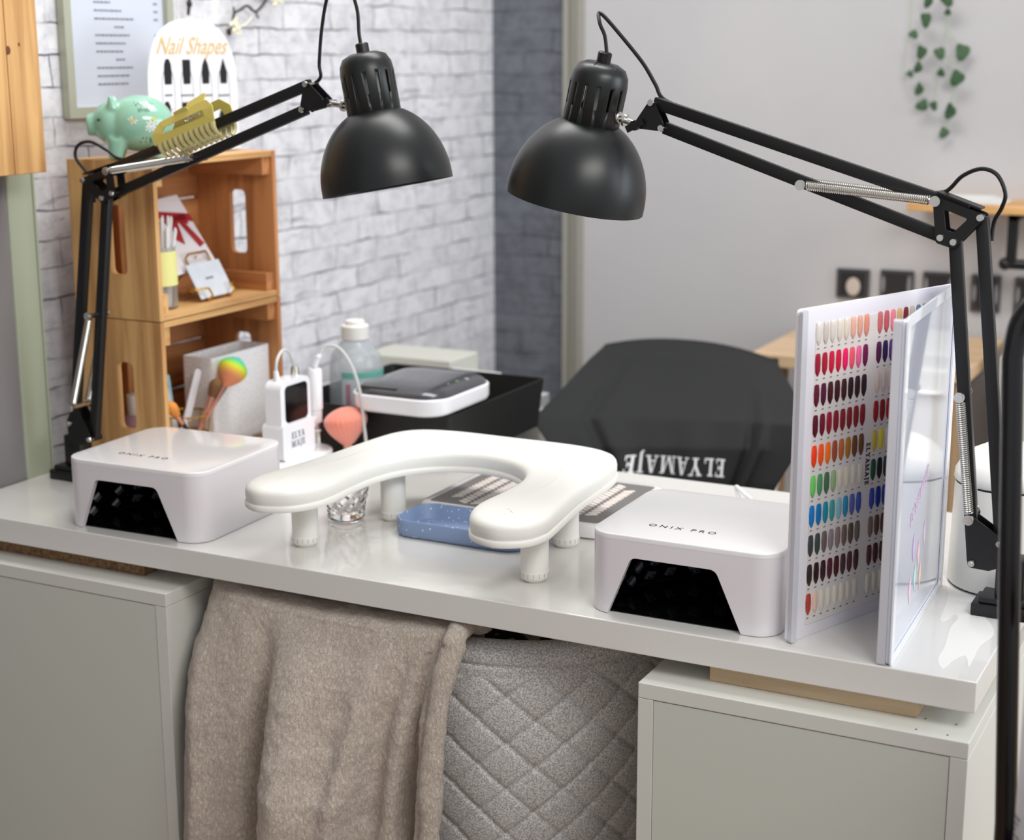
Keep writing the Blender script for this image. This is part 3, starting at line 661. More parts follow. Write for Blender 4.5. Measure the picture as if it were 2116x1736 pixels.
# ------------------------------------------------------------------ quilted tub chairs
def weave(name, c1, c2):
    return M(name, c1, .9, sheen=.2, bump=(620, .55, .0022), var=(520, c2, .22))
mTub = weave('light_grey_weave', (234, 232, 230), (166, 164, 162))
def tub_chair(cx, cy, rotz, ztop, zseat, label, RX=.30, drop=.11, st=62, pw=1.2):
    t = thing('tub_chair', label, 'chair', (cx, cy, 0)); EX = 2.9; KS = RX/.30
    def se(a, R_):
        c_, s_ = math.cos(a), math.sin(a); k = (abs(c_)**EX+abs(s_)**EX)**(-1/EX); return (R_*k*s_, -R_*k*c_)
    # arc-length table for outer surface
    A = math.radians(128); N = 360; tab = [0]; pr = se(-A, RX)
    for i in range(1, N+1):
        q = se(-A+2*A*i/N, RX); tab.append(tab[-1]+math.hypot(q[0]-pr[0], q[1]-pr[1])); pr = q
    Ltot = tab[-1]
    def ang_at(f):
        s_ = f*Ltot; lo = max(0, min(N-1, int(f*N)))
        import bisect
        lo = min(N-1, max(0, bisect.bisect_right(tab, s_)-1)); d = (s_-tab[lo])/(tab[lo+1]-tab[lo]); return -A+2*A*(lo+d)/N
    def top(a):
        k = max(0, (abs(a)-math.radians(st))/math.radians(128-st)); return ztop-drop*min(1, k)**pw
    zb = zseat-.11
    def shell(u, v):
        a = ang_at(u); zt = top(a)
        TH = .034
        if v < .62:   # outer wall bottom to near top
            f = v/.62; z = zb+(zt-TH*.5-zb)*f; R_ = RX-.045*(1-f)**1.3; q = 0
            s_ = u*Ltot; S = .062
            if z < zt-.045:
                for fam in (1, -1):
                    w_ = ((s_*.82+fam*z*.95)/S) % 1.0; d_ = min(w_, 1-w_)*S; q -= .0030*math.exp(-(d_/.0032)**2)
                    q += .0013*math.sin(math.pi*w_)
            elif z < zt-.018:
                q -= .003*math.exp(-((z-(zt-.028))/.0022)**2)
            x, y = se(a, R_+q); return Vector((x, y, z))
        if v < .76:   # rounded rim
            f = (v-.62)/.14*math.pi; c_ = RX-TH*.5; x, y = se(a, c_+TH*.5*math.cos(f)); return Vector((x, y, zt-TH*.5+TH*.5*math.sin(f)))
        f = (v-.76)/.24; z = zt-TH*.5-(zt-TH*.5-(zseat-.03))*f; x, y = se(a, RX-TH-.03*f-.01); 
        if f < .06: x, y = se(a, RX-TH)
        return Vector((x, y, z))
    rz = Matrix.Rotation(rotz, 3, 'Z')
    b = B(); b.grid(420, 260, lambda u, v: rz @ shell(u, v)+Vector((cx, cy, 0)))
    b.obj('backrest', mTub, t, ang=85)
    b = B()
    L1 = [se(math.radians(d), .240*KS) for d in range(0, 360, 6)]
    rings = []
    for sc, z in ((.9, zseat-.1), (1, zseat-.09), (1, zseat-.02), (.97, zseat-.004), (.88, zseat+.006), (.5, zseat+.012)):
        rings.append([b.bm.verts.new(rz @ Vector((x*sc, y*sc+.012, z))+Vector((cx, cy, 0))) for x, y in L1])
    for a_, c_ in zip(rings, rings[1:]):
        for i in range(len(L1)): b.bm.faces.new((a_[i], a_[(i+1) % len(L1)], c_[(i+1) % len(L1)], c_[i]))
    b.bm.faces.new(rings[-1]); b.bm.faces.new(rings[0]); b.obj('seat', mTub, t, ang=60)
    for sx in (-1, 1):
        for sy in (-1, 1):
            b = B(); p = rz @ Vector((sx*.15*KS, sy*.15*KS, 0)); q = rz @ Vector((sx*.21*KS, sy*.21*KS, 0))
            b.cyl((cx+q.x, cy+q.y, 0), (cx+p.x, cy+p.y, zseat-.09), .011, .016); b.obj('leg', mBlackM, t)
    return t
tub_chair(-.71, .3215, 0, .688, .46, 'light grey quilted tub chair tucked under the desk, beige blanket over its back')
# patterned cushion on its seat
def leopard():
    m = bpy.data.materials.new('black_white_print'); m.use_nodes = True; nt = m.node_tree; b = nt.nodes['Principled BSDF']; b.inputs['Roughness'].default_value = .8
    N = nt.nodes.new; tc = N('ShaderNodeTexCoord'); v = N('ShaderNodeTexVoronoi'); v.inputs['Scale'].default_value = 26; v.feature = 'DISTANCE_TO_EDGE'
    r = N('ShaderNodeValToRGB'); r.color_ramp.elements[0].position = .16; r.color_ramp.elements[1].position = .24; r.color_ramp.elements[0].color = (.01, .01, .012, 1); r.color_ramp.elements[1].color = (.6, .6, .58, 1)
    nt.links.new(tc.outputs['Object'], v.inputs['Vector']); nt.links.new(v.outputs['Distance'], r.inputs['Fac']); nt.links.new(r.outputs['Color'], b.inputs['Base Color']); return m
b = B(); b.ball((-.64, .33, .556), 1, (.19, .17, .075), 4)
for v in b.bm.verts:
    k = v.co-Vector((-.64, .33, .556)); ex = (abs(k.x/.19)**4+abs(k.y/.17)**4)**.25
    if ex > 0: s_ = min(1.35, math.hypot(k.x/.19, k.y/.17)/ex if ex > 1e-4 else 1); v.co.x = -.64+k.x*s_; v.co.y = .33+k.y*s_
b.obj('cushion', leopard(), None, at=(-.64, .33, .485), label='black and white patterned cushion on the seat of the quilted tub chair under the desk', cat='cushion')

# ------------------------------------------------------------------ beige fleece blanket over the chair back
def fleece():
    m = bpy.data.materials.new('beige_fleece'); m.use_nodes = True; nt = m.node_tree; b = nt.nodes['Principled BSDF']; b.inputs['Roughness'].default_value = .95
    b.inputs['Sheen Weight'].default_value = .5; b.inputs['Sheen Roughness'].default_value = .6
    N = nt.nodes.new; Lk = nt.links.new; tc = N('ShaderNodeTexCoord'); mp = N('ShaderNodeMapping'); mp.inputs['Scale'].default_value = (1, 1, .55); Lk(tc.outputs['Object'], mp.inputs[0])
    n = N('ShaderNodeTexNoise'); n.inputs['Scale'].default_value = 300; n.inputs['Detail'].default_value = 5; n.inputs['Roughness'].default_value = .7; n.inputs['Distortion'].default_value = .8; Lk(mp.outputs[0], n.inputs['Vector'])
    n2 = N('ShaderNodeTexNoise'); n2.inputs['Scale'].default_value = 34; n2.inputs['Detail'].default_value = 3; Lk(tc.outputs['Object'], n2.inputs['Vector'])
    ad = N('ShaderNodeMath'); ad.operation = 'MULTIPLY_ADD'; ad.inputs[1].default_value = .35; Lk(n2.outputs['Fac'], ad.inputs[0]); Lk(n.outputs['Fac'], ad.inputs[2])
    bp = N('ShaderNodeBump'); bp.inputs['Strength'].default_value = .9; bp.inputs['Distance'].default_value = .006; Lk(ad.outputs[0], bp.inputs['Height']); Lk(bp.outputs['Normal'], b.inputs['Normal'])
    r = N('ShaderNodeValToRGB'); r.color_ramp.elements[0].position = .32; r.color_ramp.elements[1].position = .62; r.color_ramp.elements[0].color = lin((184, 166, 148))+(1,); r.color_ramp.elements[1].color = lin((230, 214, 196))+(1,)
    Lk(n.outputs['Fac'], r.inputs['Fac']); Lk(r.outputs['Color'], b.inputs['Base Color']); return m
def blanket():
    # plan curves (x,y) from the left edge to the right edge at the rim and lower down
    rim = catmull([Vector(p) for p in ((-1.004, .070), (-.988, .040), (-.94, .018), (-.86, .010), (-.78, .006), (-.70, .004), (-.65, .007), (-.606, .012))], 10)
    low = catmull([Vector(p) for p in ((-1.006, -.030), (-.974, -.047), (-.92, -.045), (-.855, -.038), (-.78, -.034), (-.72, -.040), (-.668, -.040), (-.628, -.030))], 10)
    def at(L, u): f = u*(len(L)-1); i = min(int(f), len(L)-2); return L[i].lerp(L[i+1], f-i)
    ZT = .7085
    def S(u, v):
        # v: 0 inner hang end, .22 top of rim, 1 lower hem
        pr = at(rim, u); pl = at(low, u)
        fx = math.sin(u*9.3+.6)*.5+math.sin(u*21+1.7)*.3
        if v < .16:
            f = v/.16; z = ZT-.012-.115*(1-f); return Vector((pr.x, pr.y+.062+.008*(1-f), z))
        if v < .30:
            f = (v-.16)/.14*math.pi; cy = pr.y+.026; ry = .034; z = ZT-.016+.016*math.sin(f)+.0035*math.sin(u*7+1)*math.sin(f)
            return Vector((pr.x, cy+ry*math.cos(f), z))
        f = (v-.30)/.70; z = ZT-.016-f*.66; g = 1-math.exp(-f*7)
        p = Vector((pr.x, pr.y-.008)).lerp(pl, g)
        # folds growing downwards; fold lines slide to the right as they fall
        amp = min(1, f*3.2)
        w1 = math.exp(-((u-(.40+.0*f))/.035)**2); w2 = math.exp(-((u-(.80-.22*f))/.05)**2); w3 = math.exp(-((u-(.90-.05*f))/.022)**2)
        d = 3.0*amp*(-.020*math.exp(-((u-(.52))/.10)**2)*1.0+.016*w1-.016*math.exp(-((u-(.74-.16*f))/.07)**2)+.014*w2+.012*w3*(1 if f > .02 else 0)-.004*math.exp(-((u-.14)/.08)**2))
        return Vector((p.x+.006*amp*math.sin(u*13), p.y+d*1.3, z))
    b = B(); NU, NV = 300, 420
    b.grid(NU, NV, S)
    b.bm.normal_update()
    for v in b.bm.verts:
        q = v.co*38; n_ = noise.noise(q)*.0022+noise.noise(v.co*11)*.004+noise.noise(v.co*120)*.0010
        v.co += v.normal*n_*(1 if v.normal.y < 0 or v.normal.z > 0 else 1)
    thicken(b, -.007 if False else .006)
    o = b.obj('blanket', fleece(), None, ang=180, at=(-.8, 0, .7), label='thick beige fleece blanket draped over the back of the quilted tub chair', cat='blanket')
    # hemmed border down the right edge: a rounded roll with a stitched groove
    b = B(); rows = [S(.985, v) for v in [.16+.84*i/180 for i in range(181)]]
    for k, p in enumerate(rows): p.y -= .008; p.x += .004
    rad = [.0135+.0022*noise.noise(p*40) for p in rows]
    b.tube(rows, rad, 20)
    b.bm.normal_update()
    for v in b.bm.verts: v.co += v.normal*(noise.noise(v.co*60)*.0016+noise.noise(v.co*150)*.0009)
    b.obj('hem', o.data.materials[0], o, ang=180)
    return o
blanket()

# ------------------------------------------------------------------ small things on the desk
# blue speckled tray
t = thing('silicone_tray', 'blue speckled tray with rounded corners under the armrest', 'tray', (-.70, .21, .757))
def speck():
    m = bpy.data.materials.new('blue_speckled_silicone'); m.use_nodes = True; nt = m.node_tree; b = nt.nodes['Principled BSDF']; b.inputs['Roughness'].default_value = .5
    N = nt.nodes.new; tc = N('ShaderNodeTexCoord'); v = N('ShaderNodeTexVoronoi'); v.inputs['Scale'].default_value = 140; r = N('ShaderNodeValToRGB')
    r.color_ramp.elements[0].position = .13; r.color_ramp.elements[1].position = .17; r.color_ramp.elements[0].color = (.8, .84, .9, 1); r.color_ramp.elements[1].color = lin((128, 148, 182))+(1,)
    nt.links.new(tc.outputs['Object'], v.inputs['Vector']); nt.links.new(v.outputs['Distance'], r.inputs['Fac']); nt.links.new(r.outputs['Color'], b.inputs['Base Color']); return m
b = B(); TX, TY, TW, TD = -.7, .213, .192, .092
b.bm.faces.new  # rim walls
rings = []
for off, z in ((.006, .7572), (.002, .7585), (0, .762), (0, .7800), (.0008, .781), (.0022, .781), (.003, .7800), (.0034, .762), (.006, .7598)):
    rings.append([b.bm.verts.new((x, y, z)) for x, y in rr(TW-2*off, TD-2*off, .028-off, 8, TX, TY)])
for a_, c_ in zip(rings, rings[1:]):
    for i in range(len(a_)): b.bm.faces.new((a_[i], a_[(i+1) % len(a_)], c_[(i+1) % len(a_)], c_[i]))
b.bm.faces.new(rings[0]); b.bm.faces.new(rings[-1]); b.obj('tray_body', speck(), t, ang=50)
# nail dust collector
t = thing('dust_collector', 'flat white nail dust collector with a grey leaf-patterned grille behind the armrest', 'dust collector', (-.67, .38, .757))
DX0, DX1, DY0, DY1 = -.8125, -.532, .2665, .494; DW, DD = DX1-DX0, DY1-DY0; cx_, cy_ = (DX0+DX1)/2, (DY0+DY1)/2
b = B(); rings = []
for off, z in ((.004, .7572), (0, .760), (0, .7745), (.0015, .7762), (.004, .777), (.011, .777), (.0116, .7745)):
    rings.append([b.bm.verts.new((x, y, z)) for x, y in rr(DW-2*off, DD-2*off, .02-off, 7, cx_, cy_)])
for a_, c_ in zip(rings, rings[1:]):
    for i in range(len(a_)): b.bm.faces.new((a_[i], a_[(i+1) % len(a_)], c_[(i+1) % len(a_)], c_[i]))
b.bm.faces.new(rings[0]); b.bm.faces.new(rings[-1]); b.obj('body', mGloss, t, ang=50)
b = B(); b.prism([rr(DW-.024, DD-.024, .009, 5, cx_, cy_)], .7747, .7764, lambda u, v, w_: (u, v, w_)); gp = b.obj('grille_panel', M('grey_grille', (116, 112, 109), .45), t, smooth=False)
b = B(); rnd = random.Random(3)
for i in range(-5, 6):
    for j in range(-4, 5):
        u = cx_+i*.0205; v = cy_+j*.0200
        if abs(u-cx_)/.125+abs(v-cy_)/.13 > 1.30: continue
        a = (.55 if (i % 2) else -.55); c_, s_ = math.cos(a), math.sin(a)
        for q in (-1, 1):
            L = [(u+q*.0045*0+x*c_-y*s_, v+q*.0048+x*s_+y*c_) for x, y in rr(.0175, .0066, .003, 3)]
            b.prism([L], .7765, .7767, lambda u_, v_, w_: (u_, v_, w_))
b.obj('grille_openings', M('pearl_filter', (240, 228, 220), .35), gp, smooth=False)
b = B(); p = px(1375, 1018, z=.777); b.box(-.553, -.541, .4985, .507, .757, .768, .001); b.obj('power_switch', mBlackP, t)
# crystal votive
t = thing('crystal_glass', 'small cut-crystal tumbler standing behind the left arm of the armrest', 'glass', (-.868, .215, .757))
mGl = M('clear_crystal', (255, 255, 255), .02, trans=1, ior=1.5)
gx, gy = px(728, 1078, z=.757).x, px(728, 1078, z=.757).y
gx -= .012; gy += .004; t.location = (gx, gy, .757)
b = B(); prof = [(0, 0), (.022, 0), (.026, .004), (.026, .009), (.023, .013)]
def gl(u, v):
    a = u*2*math.pi; z = .013+.053*v; r_ = .0245+.0105*v+.0016*math.cos(a*10)*math.cos(v*16)
    return Vector((gx+r_*math.cos(a), gy+r_*math.sin(a), .757+z))
b.lathe([(0, 0), (.021, 0), (.0255, .003), (.0258, .009), (.0235, .013)], Matrix.Translation((gx, gy, .7572)), 60)
b.grid(120, 40, gl, True)
b.lathe([(.0350, .066), (.0345, .0675), (.0325, .066), (.026, .045), (.021, .016), (0, .0145)], Matrix.Translation((gx, gy, .757)), 60)
b.obj('tumbler', mGl, t, ang=60)
# rechargeable nail drill in its stand
DXc, DYc = -1.100, .412
t = thing('nail_drill', 'white cordless nail drill unit with a black screen clipped in its white desk stand', 'nail drill', (DXc, DYc, .757))
mWp = M('white_shell', (240, 240, 243), .2, coat=.3)
b = B(); rings = []
for r_, z in ((.95, .757), (1, .760), (1, .783), (.97, .7855), (.90, .786)):
    rings.append([b.bm.verts.new((DXc+x*r_, DYc+y*r_, z)) for x, y in rr(.075, .155, .035, 8)])
for a_, c_ in zip(rings, rings[1:]):
    for i in range(len(a_)): b.bm.faces.new((a_[i], a_[(i+1) % len(a_)], c_[(i+1) % len(a_)], c_[i]))
b.bm.faces.new(rings[-1]); b.bm.faces.new(rings[0]); b.obj('stand', mWp, t, ang=50)
# handset faces +x
b = B(); fx = DXc+.016
b.prism([rr(.078, .120, .014, 7, .402, .846)], DXc-.012, fx, lambda u, v, w_: (w_, u, v)); bmesh.ops.bevel(b.bm, geom=[e for e in b.bm.edges if len(e.link_faces) == 2 and e.calc_face_angle(0) > 1], offset=.004, segments=4, affect='EDGES', profile=.5)
hs = b.obj('handset', mWp, t, ang=40)
b = B(); b.prism([rr(.058, .056, .008, 6, .403, .870)], fx, fx+.0009, lambda u, v, w_: (w_, u, v)); b.obj('screen', M('black_glass', (5, 5, 6), .18), hs, smooth=False)
b = B(); b.prism([rr(.084, .056, .008, 6, .402, .814)], DXc-.017, fx+.004, lambda u, v, w_: (w_, u, v)); b.obj('holder', mWp, t, ang=40)
for w_, z_ in (('ELYA', .822), ('MAJE', .809)):
    b = serif_bm(w_, .0095, .14, .0002); xf(b, basis((fx+.0042, .4, z_), (0, 1, 0), (0, 0, 1))); b.obj('lettering', M('grey_ink', (96, 96, 100), .5), hs, smooth=False)
b = B(); b.cyl((DXc, .425, .905), (DXc, .425, .9175), .0065, seg=18); b.cyl((DXc, .425, .9175), (DXc, .425, .920), .005, seg=18); b.obj('power_knob', mChrome, hs)
b = B(); b.cyl((DXc, .378, .903), (DXc, .376, .921), .0055, .0035, seg=14); b.obj('cable_boot', mWp, hs)
# handpiece in its clip
hx, hy = DXc+.004, .472
hp = B(); hp.lathe([(0, .786), (.006, .786), (.0075, .790), (.0075, .810), (.006, .812), (.006, .822), (.0095, .824), (.0098, .842), (.0085, .8425), (.0085, .844), (.0110, .8445), (.0112, .905), (.009, .9085), (0, .9085)], Matrix.Translation((hx, hy, 0)), 32)
hpo = hp.obj('handpiece', mWp, t, ang=40)
b = B(); b.cyl((hx, hy, .7905), (hx, hy, .8095), .0078, seg=24); b.cyl((hx, hy, .8125), (hx, hy, .8215), .0063, seg=24); b.obj('chuck', mChrome, hpo)
b = B(); b.box(DXc-.008, DXc+.014, .4405, .4610, .82, .836, .001); b.obj('clip', mWp, t)
b = B(); b.tube(catmull([(hx, hy, .9085), (hx+.002, hy+.003, .917), (hx+.004, hy+.010, .928)], 8), .0042, 8)
for k in range(5): q = Vector((hx+.0006*k, hy+.0012*k, .911+.0034*k)); b.cyl(q, q+Vector((.0003, .0006, .0016)), .0056, seg=12)
b.obj('cable_boot', mWp, hpo)
b = B(); b.tube(catmull([(hx+.004, hy+.010, .926), (hx+.010, hy+.018, .940), (hx+.030, hy+.024, .938), (hx+.052, hy+.024, .912), (hx+.066, hy+.024, .872), (hx+.074, hy+.022, .815), (hx+.080, hy+.020, .775), (hx+.086, hy+.018, .7605), (hx+.12, hy+.01, .7600), (hx+.14, hy-.02, .7600)], 8), .0026, 8); b.obj('cable', M('grey_white_cable', (205, 206, 204), .45), hpo)
b = B(); b.tube(catmull([(DXc, .376, .919), (DXc, .380, .936), (DXc-.004, .400, .947), (DXc-.01, .425, .940), (DXc-.016, .445, .915), (DXc-.022, .455, .87), (DXc-.026, .458, .80), (DXc-.028, .459, .787)], 8), .0024, 8); b.obj('cable', M('grey_white_cable', (205, 206, 204), .45), hs)
t.location.y -= .027
# coral powder brush
p = px(721, 905, y=.463)
t = thing('powder_brush', 'fluffy coral powder brush lying behind the armrest beside the nail drill', 'brush', (p.x, .463, .7572))
bx_ = p.x; b = B(); base = Vector((bx_-.001, .463, .7880)); tipv = Vector((-.0, .0, 1))
m_ = Matrix.Translation(base) @ Matrix.Rotation(math.radians(-6), 4, 'Y')
def fan(u, v):
    a = u*2*math.pi; rr_ = .012+(.041-.012)*math.sin(min(1, v/.66)*math.pi/2)**1.05 if v < .66 else .041*math.cos((v-.66)/.34*math.pi/2)**.6; z = .058*v+.002
    k = 1+.02*math.sin(a*26+v*4); return m_ @ Vector((rr_*math.cos(a)*.72*k, rr_*math.sin(a)*k, z))
b.grid(90, 40, fan, True); bmesh.ops.remove_doubles(b.bm, verts=b.bm.verts, dist=.0002)
b.obj('bristles', M('coral_bristles', (238, 140, 118), .85, sheen=.5, bump=(700, .5, .002)), t, ang=80)
b = B(); b.lathe([(.0, -.018), (.006, -.018), (.0085, -.010), (.009, .006), (0, .006)], m_, 24); b.obj('ferrule', M('rose_gold', (214, 160, 140), .25, 1), t)
b = B(); b.lathe([(0, -.0305), (.010, -.0305), (.0115, -.028), (.0105, -.022), (.007, -.014), (0, -.014)], m_, 24); b.obj('handle', M('pink_handle', (232, 190, 182), .3), t)
# white bin
bxx, byy = -.034, .330
t = thing('table_bin', 'small white round table bin with a domed lid behind the right desk lamp', 'bin', (bxx, byy, .757))
b = B(); b.lathe([(0, .0022), (.064, .0022), (.066, .006), (.0645, .06), (.063, .126), (.0, .126)], Matrix.Translation((bxx, byy, .757)), 56); b.obj('body', mSatin, t, ang=50)
b = B(); b.lathe([(.0625, .1262), (.0625, .1285)], Matrix.Translation((bxx, byy, .757)), 56); b.obj('seam_ring', mBlackP, t)
b = B(); b.lathe([(.0, .1286), (.063, .1286), (.0645, .131), (.0635, .140), (.058, .150), (.046, .162), (.03, .170), (.012, .174), (0, .1745)], Matrix.Translation((bxx, byy, .757)), 56); b.obj('lid', mSatin, t, ang=50)
b = B(); b.lathe([(0, .0), (.062, .0), (.0645, .0021), (0, .0021)], Matrix.Translation((bxx, byy, .7572)), 56); b.obj('base_ring', M('dark_plum_rubber', (46, 34, 52), .5), t)
# white cable curl behind the right nail lamp
b = B(); b.tube(catmull([px(u, v, z=z) for u, v, z in ((1531, 1046, .758+.0015), (1527, 1030, .765), (1521, 1006, .778), (1535, 1018, .775), (1551, 1032, .762), (1546, 1040, .7595), (1532, 1046, .7595), (1520, 1070, .7595))], 8), .0030, 8)
b.obj('cable', M('white_cable', (232, 232, 232), .4), None, at=tuple(px(1531, 1046, z=.757)), label='thin white cable curling up behind the right nail curing lamp', cat='cable')
# ------------------------------------------------------------------ stacked pine crates
XF, Y0c, HC, WC, DC_ = -1.2545, .279, .2365, .306, .161
XBk = XF-DC_; Y1c = Y0c+WC
def crate(z0, label):
    t = thing('wooden_crate', label, 'crate', ((XF+XBk)/2, (Y0c+Y1c)/2, z0)); z1 = z0+HC-.0016; T = .009
    for (ya, yb, nm) in ((Y0c, Y0c+T, 'left'), (Y1c-T, Y1c, 'right')):
        b = B(); xm = (XF+XBk)/2
        outer = [(XF, z0), (XF, z1), (xm, z1), (XBk, z1), (XBk, z0), (xm, z0)]
        b.prism([[(XF, z0), (XF, z1), (XBk, z1), (XBk, z0)], roundpoly([(xm-.007, z0+HC/2-.052), (xm+.024, z0+HC/2-.052), (xm+.024, z0+HC/2+.052), (xm-.007, z0+HC/2+.052)], .010, 4)], ya, yb, lambda u, v, w_: (u, w_, v))
        b.obj('end_panel', mPine['Z'] if nm == 'left' else mPineD['Z'], t, smooth=False)
    for za, zb in ((z0, z0+T), (z1-T, z1)):
        for xa, xb in ((XF-.074, XF-.0005), (XBk, XF-.083)):
            b = B(); b.box(xa, xb, Y0c+T, Y1c-T, za, zb, .0008); b.obj('plank', mPine['Y'], t, smooth=False)
    for za, zb in ((z0+T, z0+.080), (z0+.083, z0+.154), (z0+.157, z1-T)):
        b = B(); b.box(XBk, XBk+.008, Y0c+T, Y1c-T, za, zb, .0006); b.obj('back_slat', mPineD['Y'], t, smooth=False)
    for ya in (Y0c+T, Y1c-T-.019):
        for za in (z0+T, z1-T-.029):
            b = B(); b.box(XBk+.008, XF-.006, ya, ya+.019, za, za+.029, .0008); b.obj('corner_batten', mPine['X'] if ya < .4 else mPineD['X'], t, smooth=False)
    for ya in (Y0c+T, Y1c-T-.016):
        b = B(); b.box(XBk+.008, XBk+.026, ya+.07, ya+.086, z0+T, z1-T, .0008); b.obj('upright_batten', mPineD['Z'], t, smooth=False)
    return t
crate(.757, 'lower of two stacked pine crates, holding brushes and a glittery white box')
crate(.757+HC, 'upper of two stacked pine crates, with the mint piggy bank on top')
ZL, ZU, ZT_ = .757+.0095, .757+HC+.0095, .757+2*HC
# ---- upper crate contents
def card(p0, w, h, lean, name, label, mat, yaw=0, **k):
    """card facing +x leaning back (top towards -x)"""
    m_ = Matrix.Translation(p0) @ Matrix.Rotation(yaw, 4, 'Z') @ Matrix.Rotation(-lean, 4, 'Y')
    return m_, (lambda y, z, x=0: m_ @ Vector((x, y, z)))
# gift voucher with red ribbon on a gold easel
t = thing('gift_voucher', 'white gift voucher with a red ribbon bow leaning in the upper crate', 'card', (-1.325, .43, ZU))
m_, P = card(Vector((-1.318, .455, ZU+.05)), .09, .1, .0, '', '', None)
mCard = M('white_card', (226, 220, 222), .5); mRed = M('red_ribbon', (164, 14, 30), .35, sheen=.3)
mm = Matrix.Translation((-1.312, .446, ZU+.0455)) @ Matrix.Rotation(-.56, 4, 'Y') @ Matrix.Rotation(math.radians(4), 4, 'X')
b = B(); b.box(-.0008, .0008, -.062, .052, 0, .128, mat=mm); b.obj('voucher', mCard, t, smooth=False)
b = B()
for L in ([(-.062, .100), (.052, .078), (.052, .092), (-.062, .114)], [(-.012, .092), (.002, .092), (-.012, .045), (-.026, .056)], [(.000, .092), (.012, .088), (.034, .038), (.020, .034)], [(-.03, .098), (-.006, .094), (-.004, .082), (-.028, .084)], [(.026, .094), (.0, .094), (-.002, .082), (.024, .076)]):
    b.prism([L], .0012, .0028, lambda u, v, w_: mm @ Vector((w_, min(.052, u+.014), v)))
b.obj('ribbon_bow', mRed, t, smooth=False)
# business cards on a gold wire easel
t = thing('business_card', 'marbled white card held at the front of a gold wire easel in the upper crate', 'card', (-1.288, .455, ZU))
mm2 = Matrix.Translation((-1.278, .452, ZU+.0018)) @ Matrix.Rotation(-.50, 4, 'Y') @ Matrix.Rotation(math.radians(1), 4, 'X')
b = B(); b.box(-.0010, .0010, -.042, .042, 0.004, .062, mat=mm2); b.obj('card', M('marble_card', (216, 220, 226), .4, var=(30, (196, 202, 212), .5)), t, smooth=False)
b = B()
for k in range(5): b.prism([[(-.010+.004*k, .033), (-.0075+.004*k, .033), (-.0070+.004*k, .037), (-.0095+.004*k, .037)]], .0011, .0013, lambda u, v, w_: mm2 @ Vector((w_, u, v)))
b.obj('print', M('grey_ink', (96, 96, 100), .5), t, smooth=False)
t = thing('wire_easel', 'gold wire easel stand holding the white cards in the upper crate', 'easel', (-1.30, .455, ZU))
b = B()
for sy in (-.028, .028):
    b.tube(catmull([mm2 @ Vector((-.004, sy, .075)), mm2 @ Vector((-.004, sy, .04)), mm2 @ Vector((-.004, sy, .004)), mm2 @ Vector((.010, sy, .002)), mm2 @ Vector((.013, sy, .006)), mm2 @ Vector((.012, sy, .016))], 5), .0018, 8)
    b.tube(catmull([mm2 @ Vector((.012, sy, .016)), mm2 @ Vector((.008, sy-.006 if sy < 0 else sy+.006, .018)), mm2 @ Vector((.003, sy*1.7, .020)), mm2 @ Vector((-.012, sy*1.75, .026)), mm2 @ Vector((-.02, sy*1.2, .022))], 5), .0018, 8)
b.tube([mm2 @ Vector((-.004, -.028, .075)), mm2 @ Vector((.004, -.028, .078)), mm2 @ Vector((.004, .016, .078)), mm2 @ Vector((-.004, .028, .075))], .0019, 8)
b.tube([mm2 @ Vector((-.004, 0, .075)), Vector((-1.385, .46, ZU+.0018))], .0013, 8)
b.obj('wire_frame', mGold, t)
# jar of cotton sticks with yellow label
jx, jy = -1.300, .3385
t = thing('glass_jar', 'glass jar of white sticks with a yellow note at the left of the upper crate', 'jar', (jx, jy, ZU))
b = B(); b.lathe([(0, 0), (.024, 0), (.026, .003), (.026, .094), (.0245, .094), (.0245, .004), (0, .003)], Matrix.Translation((jx, jy, ZU)), 36); b.obj('jar', M('jar_glass', (235, 238, 235), .04, trans=.9, alpha=.55), t)
b = B(); b.lathe([(.0266, .036), (.0266, .088)], Matrix.Translation((jx, jy, ZU)), 20, -1.15, .85); thicken(b, -.0004); b.obj('note', M('yellow_note', (230, 228, 150), .6), t)
rs = random.Random(5)
b = B()
for k in range(13):
    a = rs.uniform(0, 6.28); r_ = rs.uniform(.002, .017); q = Vector((jx+r_*math.cos(a), jy+r_*math.sin(a), ZU+.005)); e = Vector((jx+(r_)*math.cos(a)*1.0, jy+.010+rs.uniform(-.016, .022), ZU+rs.uniform(.112, .134))); b.cyl(q, e, .0026, seg=8); b.ball(e, .0026, (1, 1, 2.4), 2); b.ball(q+Vector((0, 0, .006)), .0026, (1, 1, 2), 2)
b.obj('cotton_sticks', M('white_cotton', (232, 230, 228), .7), t)
# ---- lower crate contents
bxw = M('glittery_white_plastic', (248, 246, 246), .35, var=(260, (226, 223, 222), .3))
bx0, bx1, by0, by1 = -1.334, -1.272, .4215, .5745
t = thing('storage_box', 'glittery translucent white box standing at the right of the lower crate', 'box', ((bx0+bx1)/2, (by0+by1)/2, ZL))
b = B(); z1 = ZL+.146
b.prism([rr(bx1-bx0, by1-by0, .006, 4, (bx0+bx1)/2, (by0+by1)/2), rr(bx1-bx0-.004, by1-by0-.004, .004, 4, (bx0+bx1)/2, (by0+by1)/2)], ZL+.002, z1, lambda u, v, w_: (u, v, w_))
b.box(bx0+.002, bx1-.002, by0+.002, by1-.002, ZL+.0005, ZL+.003); b.obj('box', bxw, t, smooth=False)
b = B(); b.box(bx0+.003, bx1-.003, by0+.004, by1-.004, ZL+.003, ZL+.128, .004); b.obj('contents', M('rose_white_contents', (205, 190, 186), .6), t)
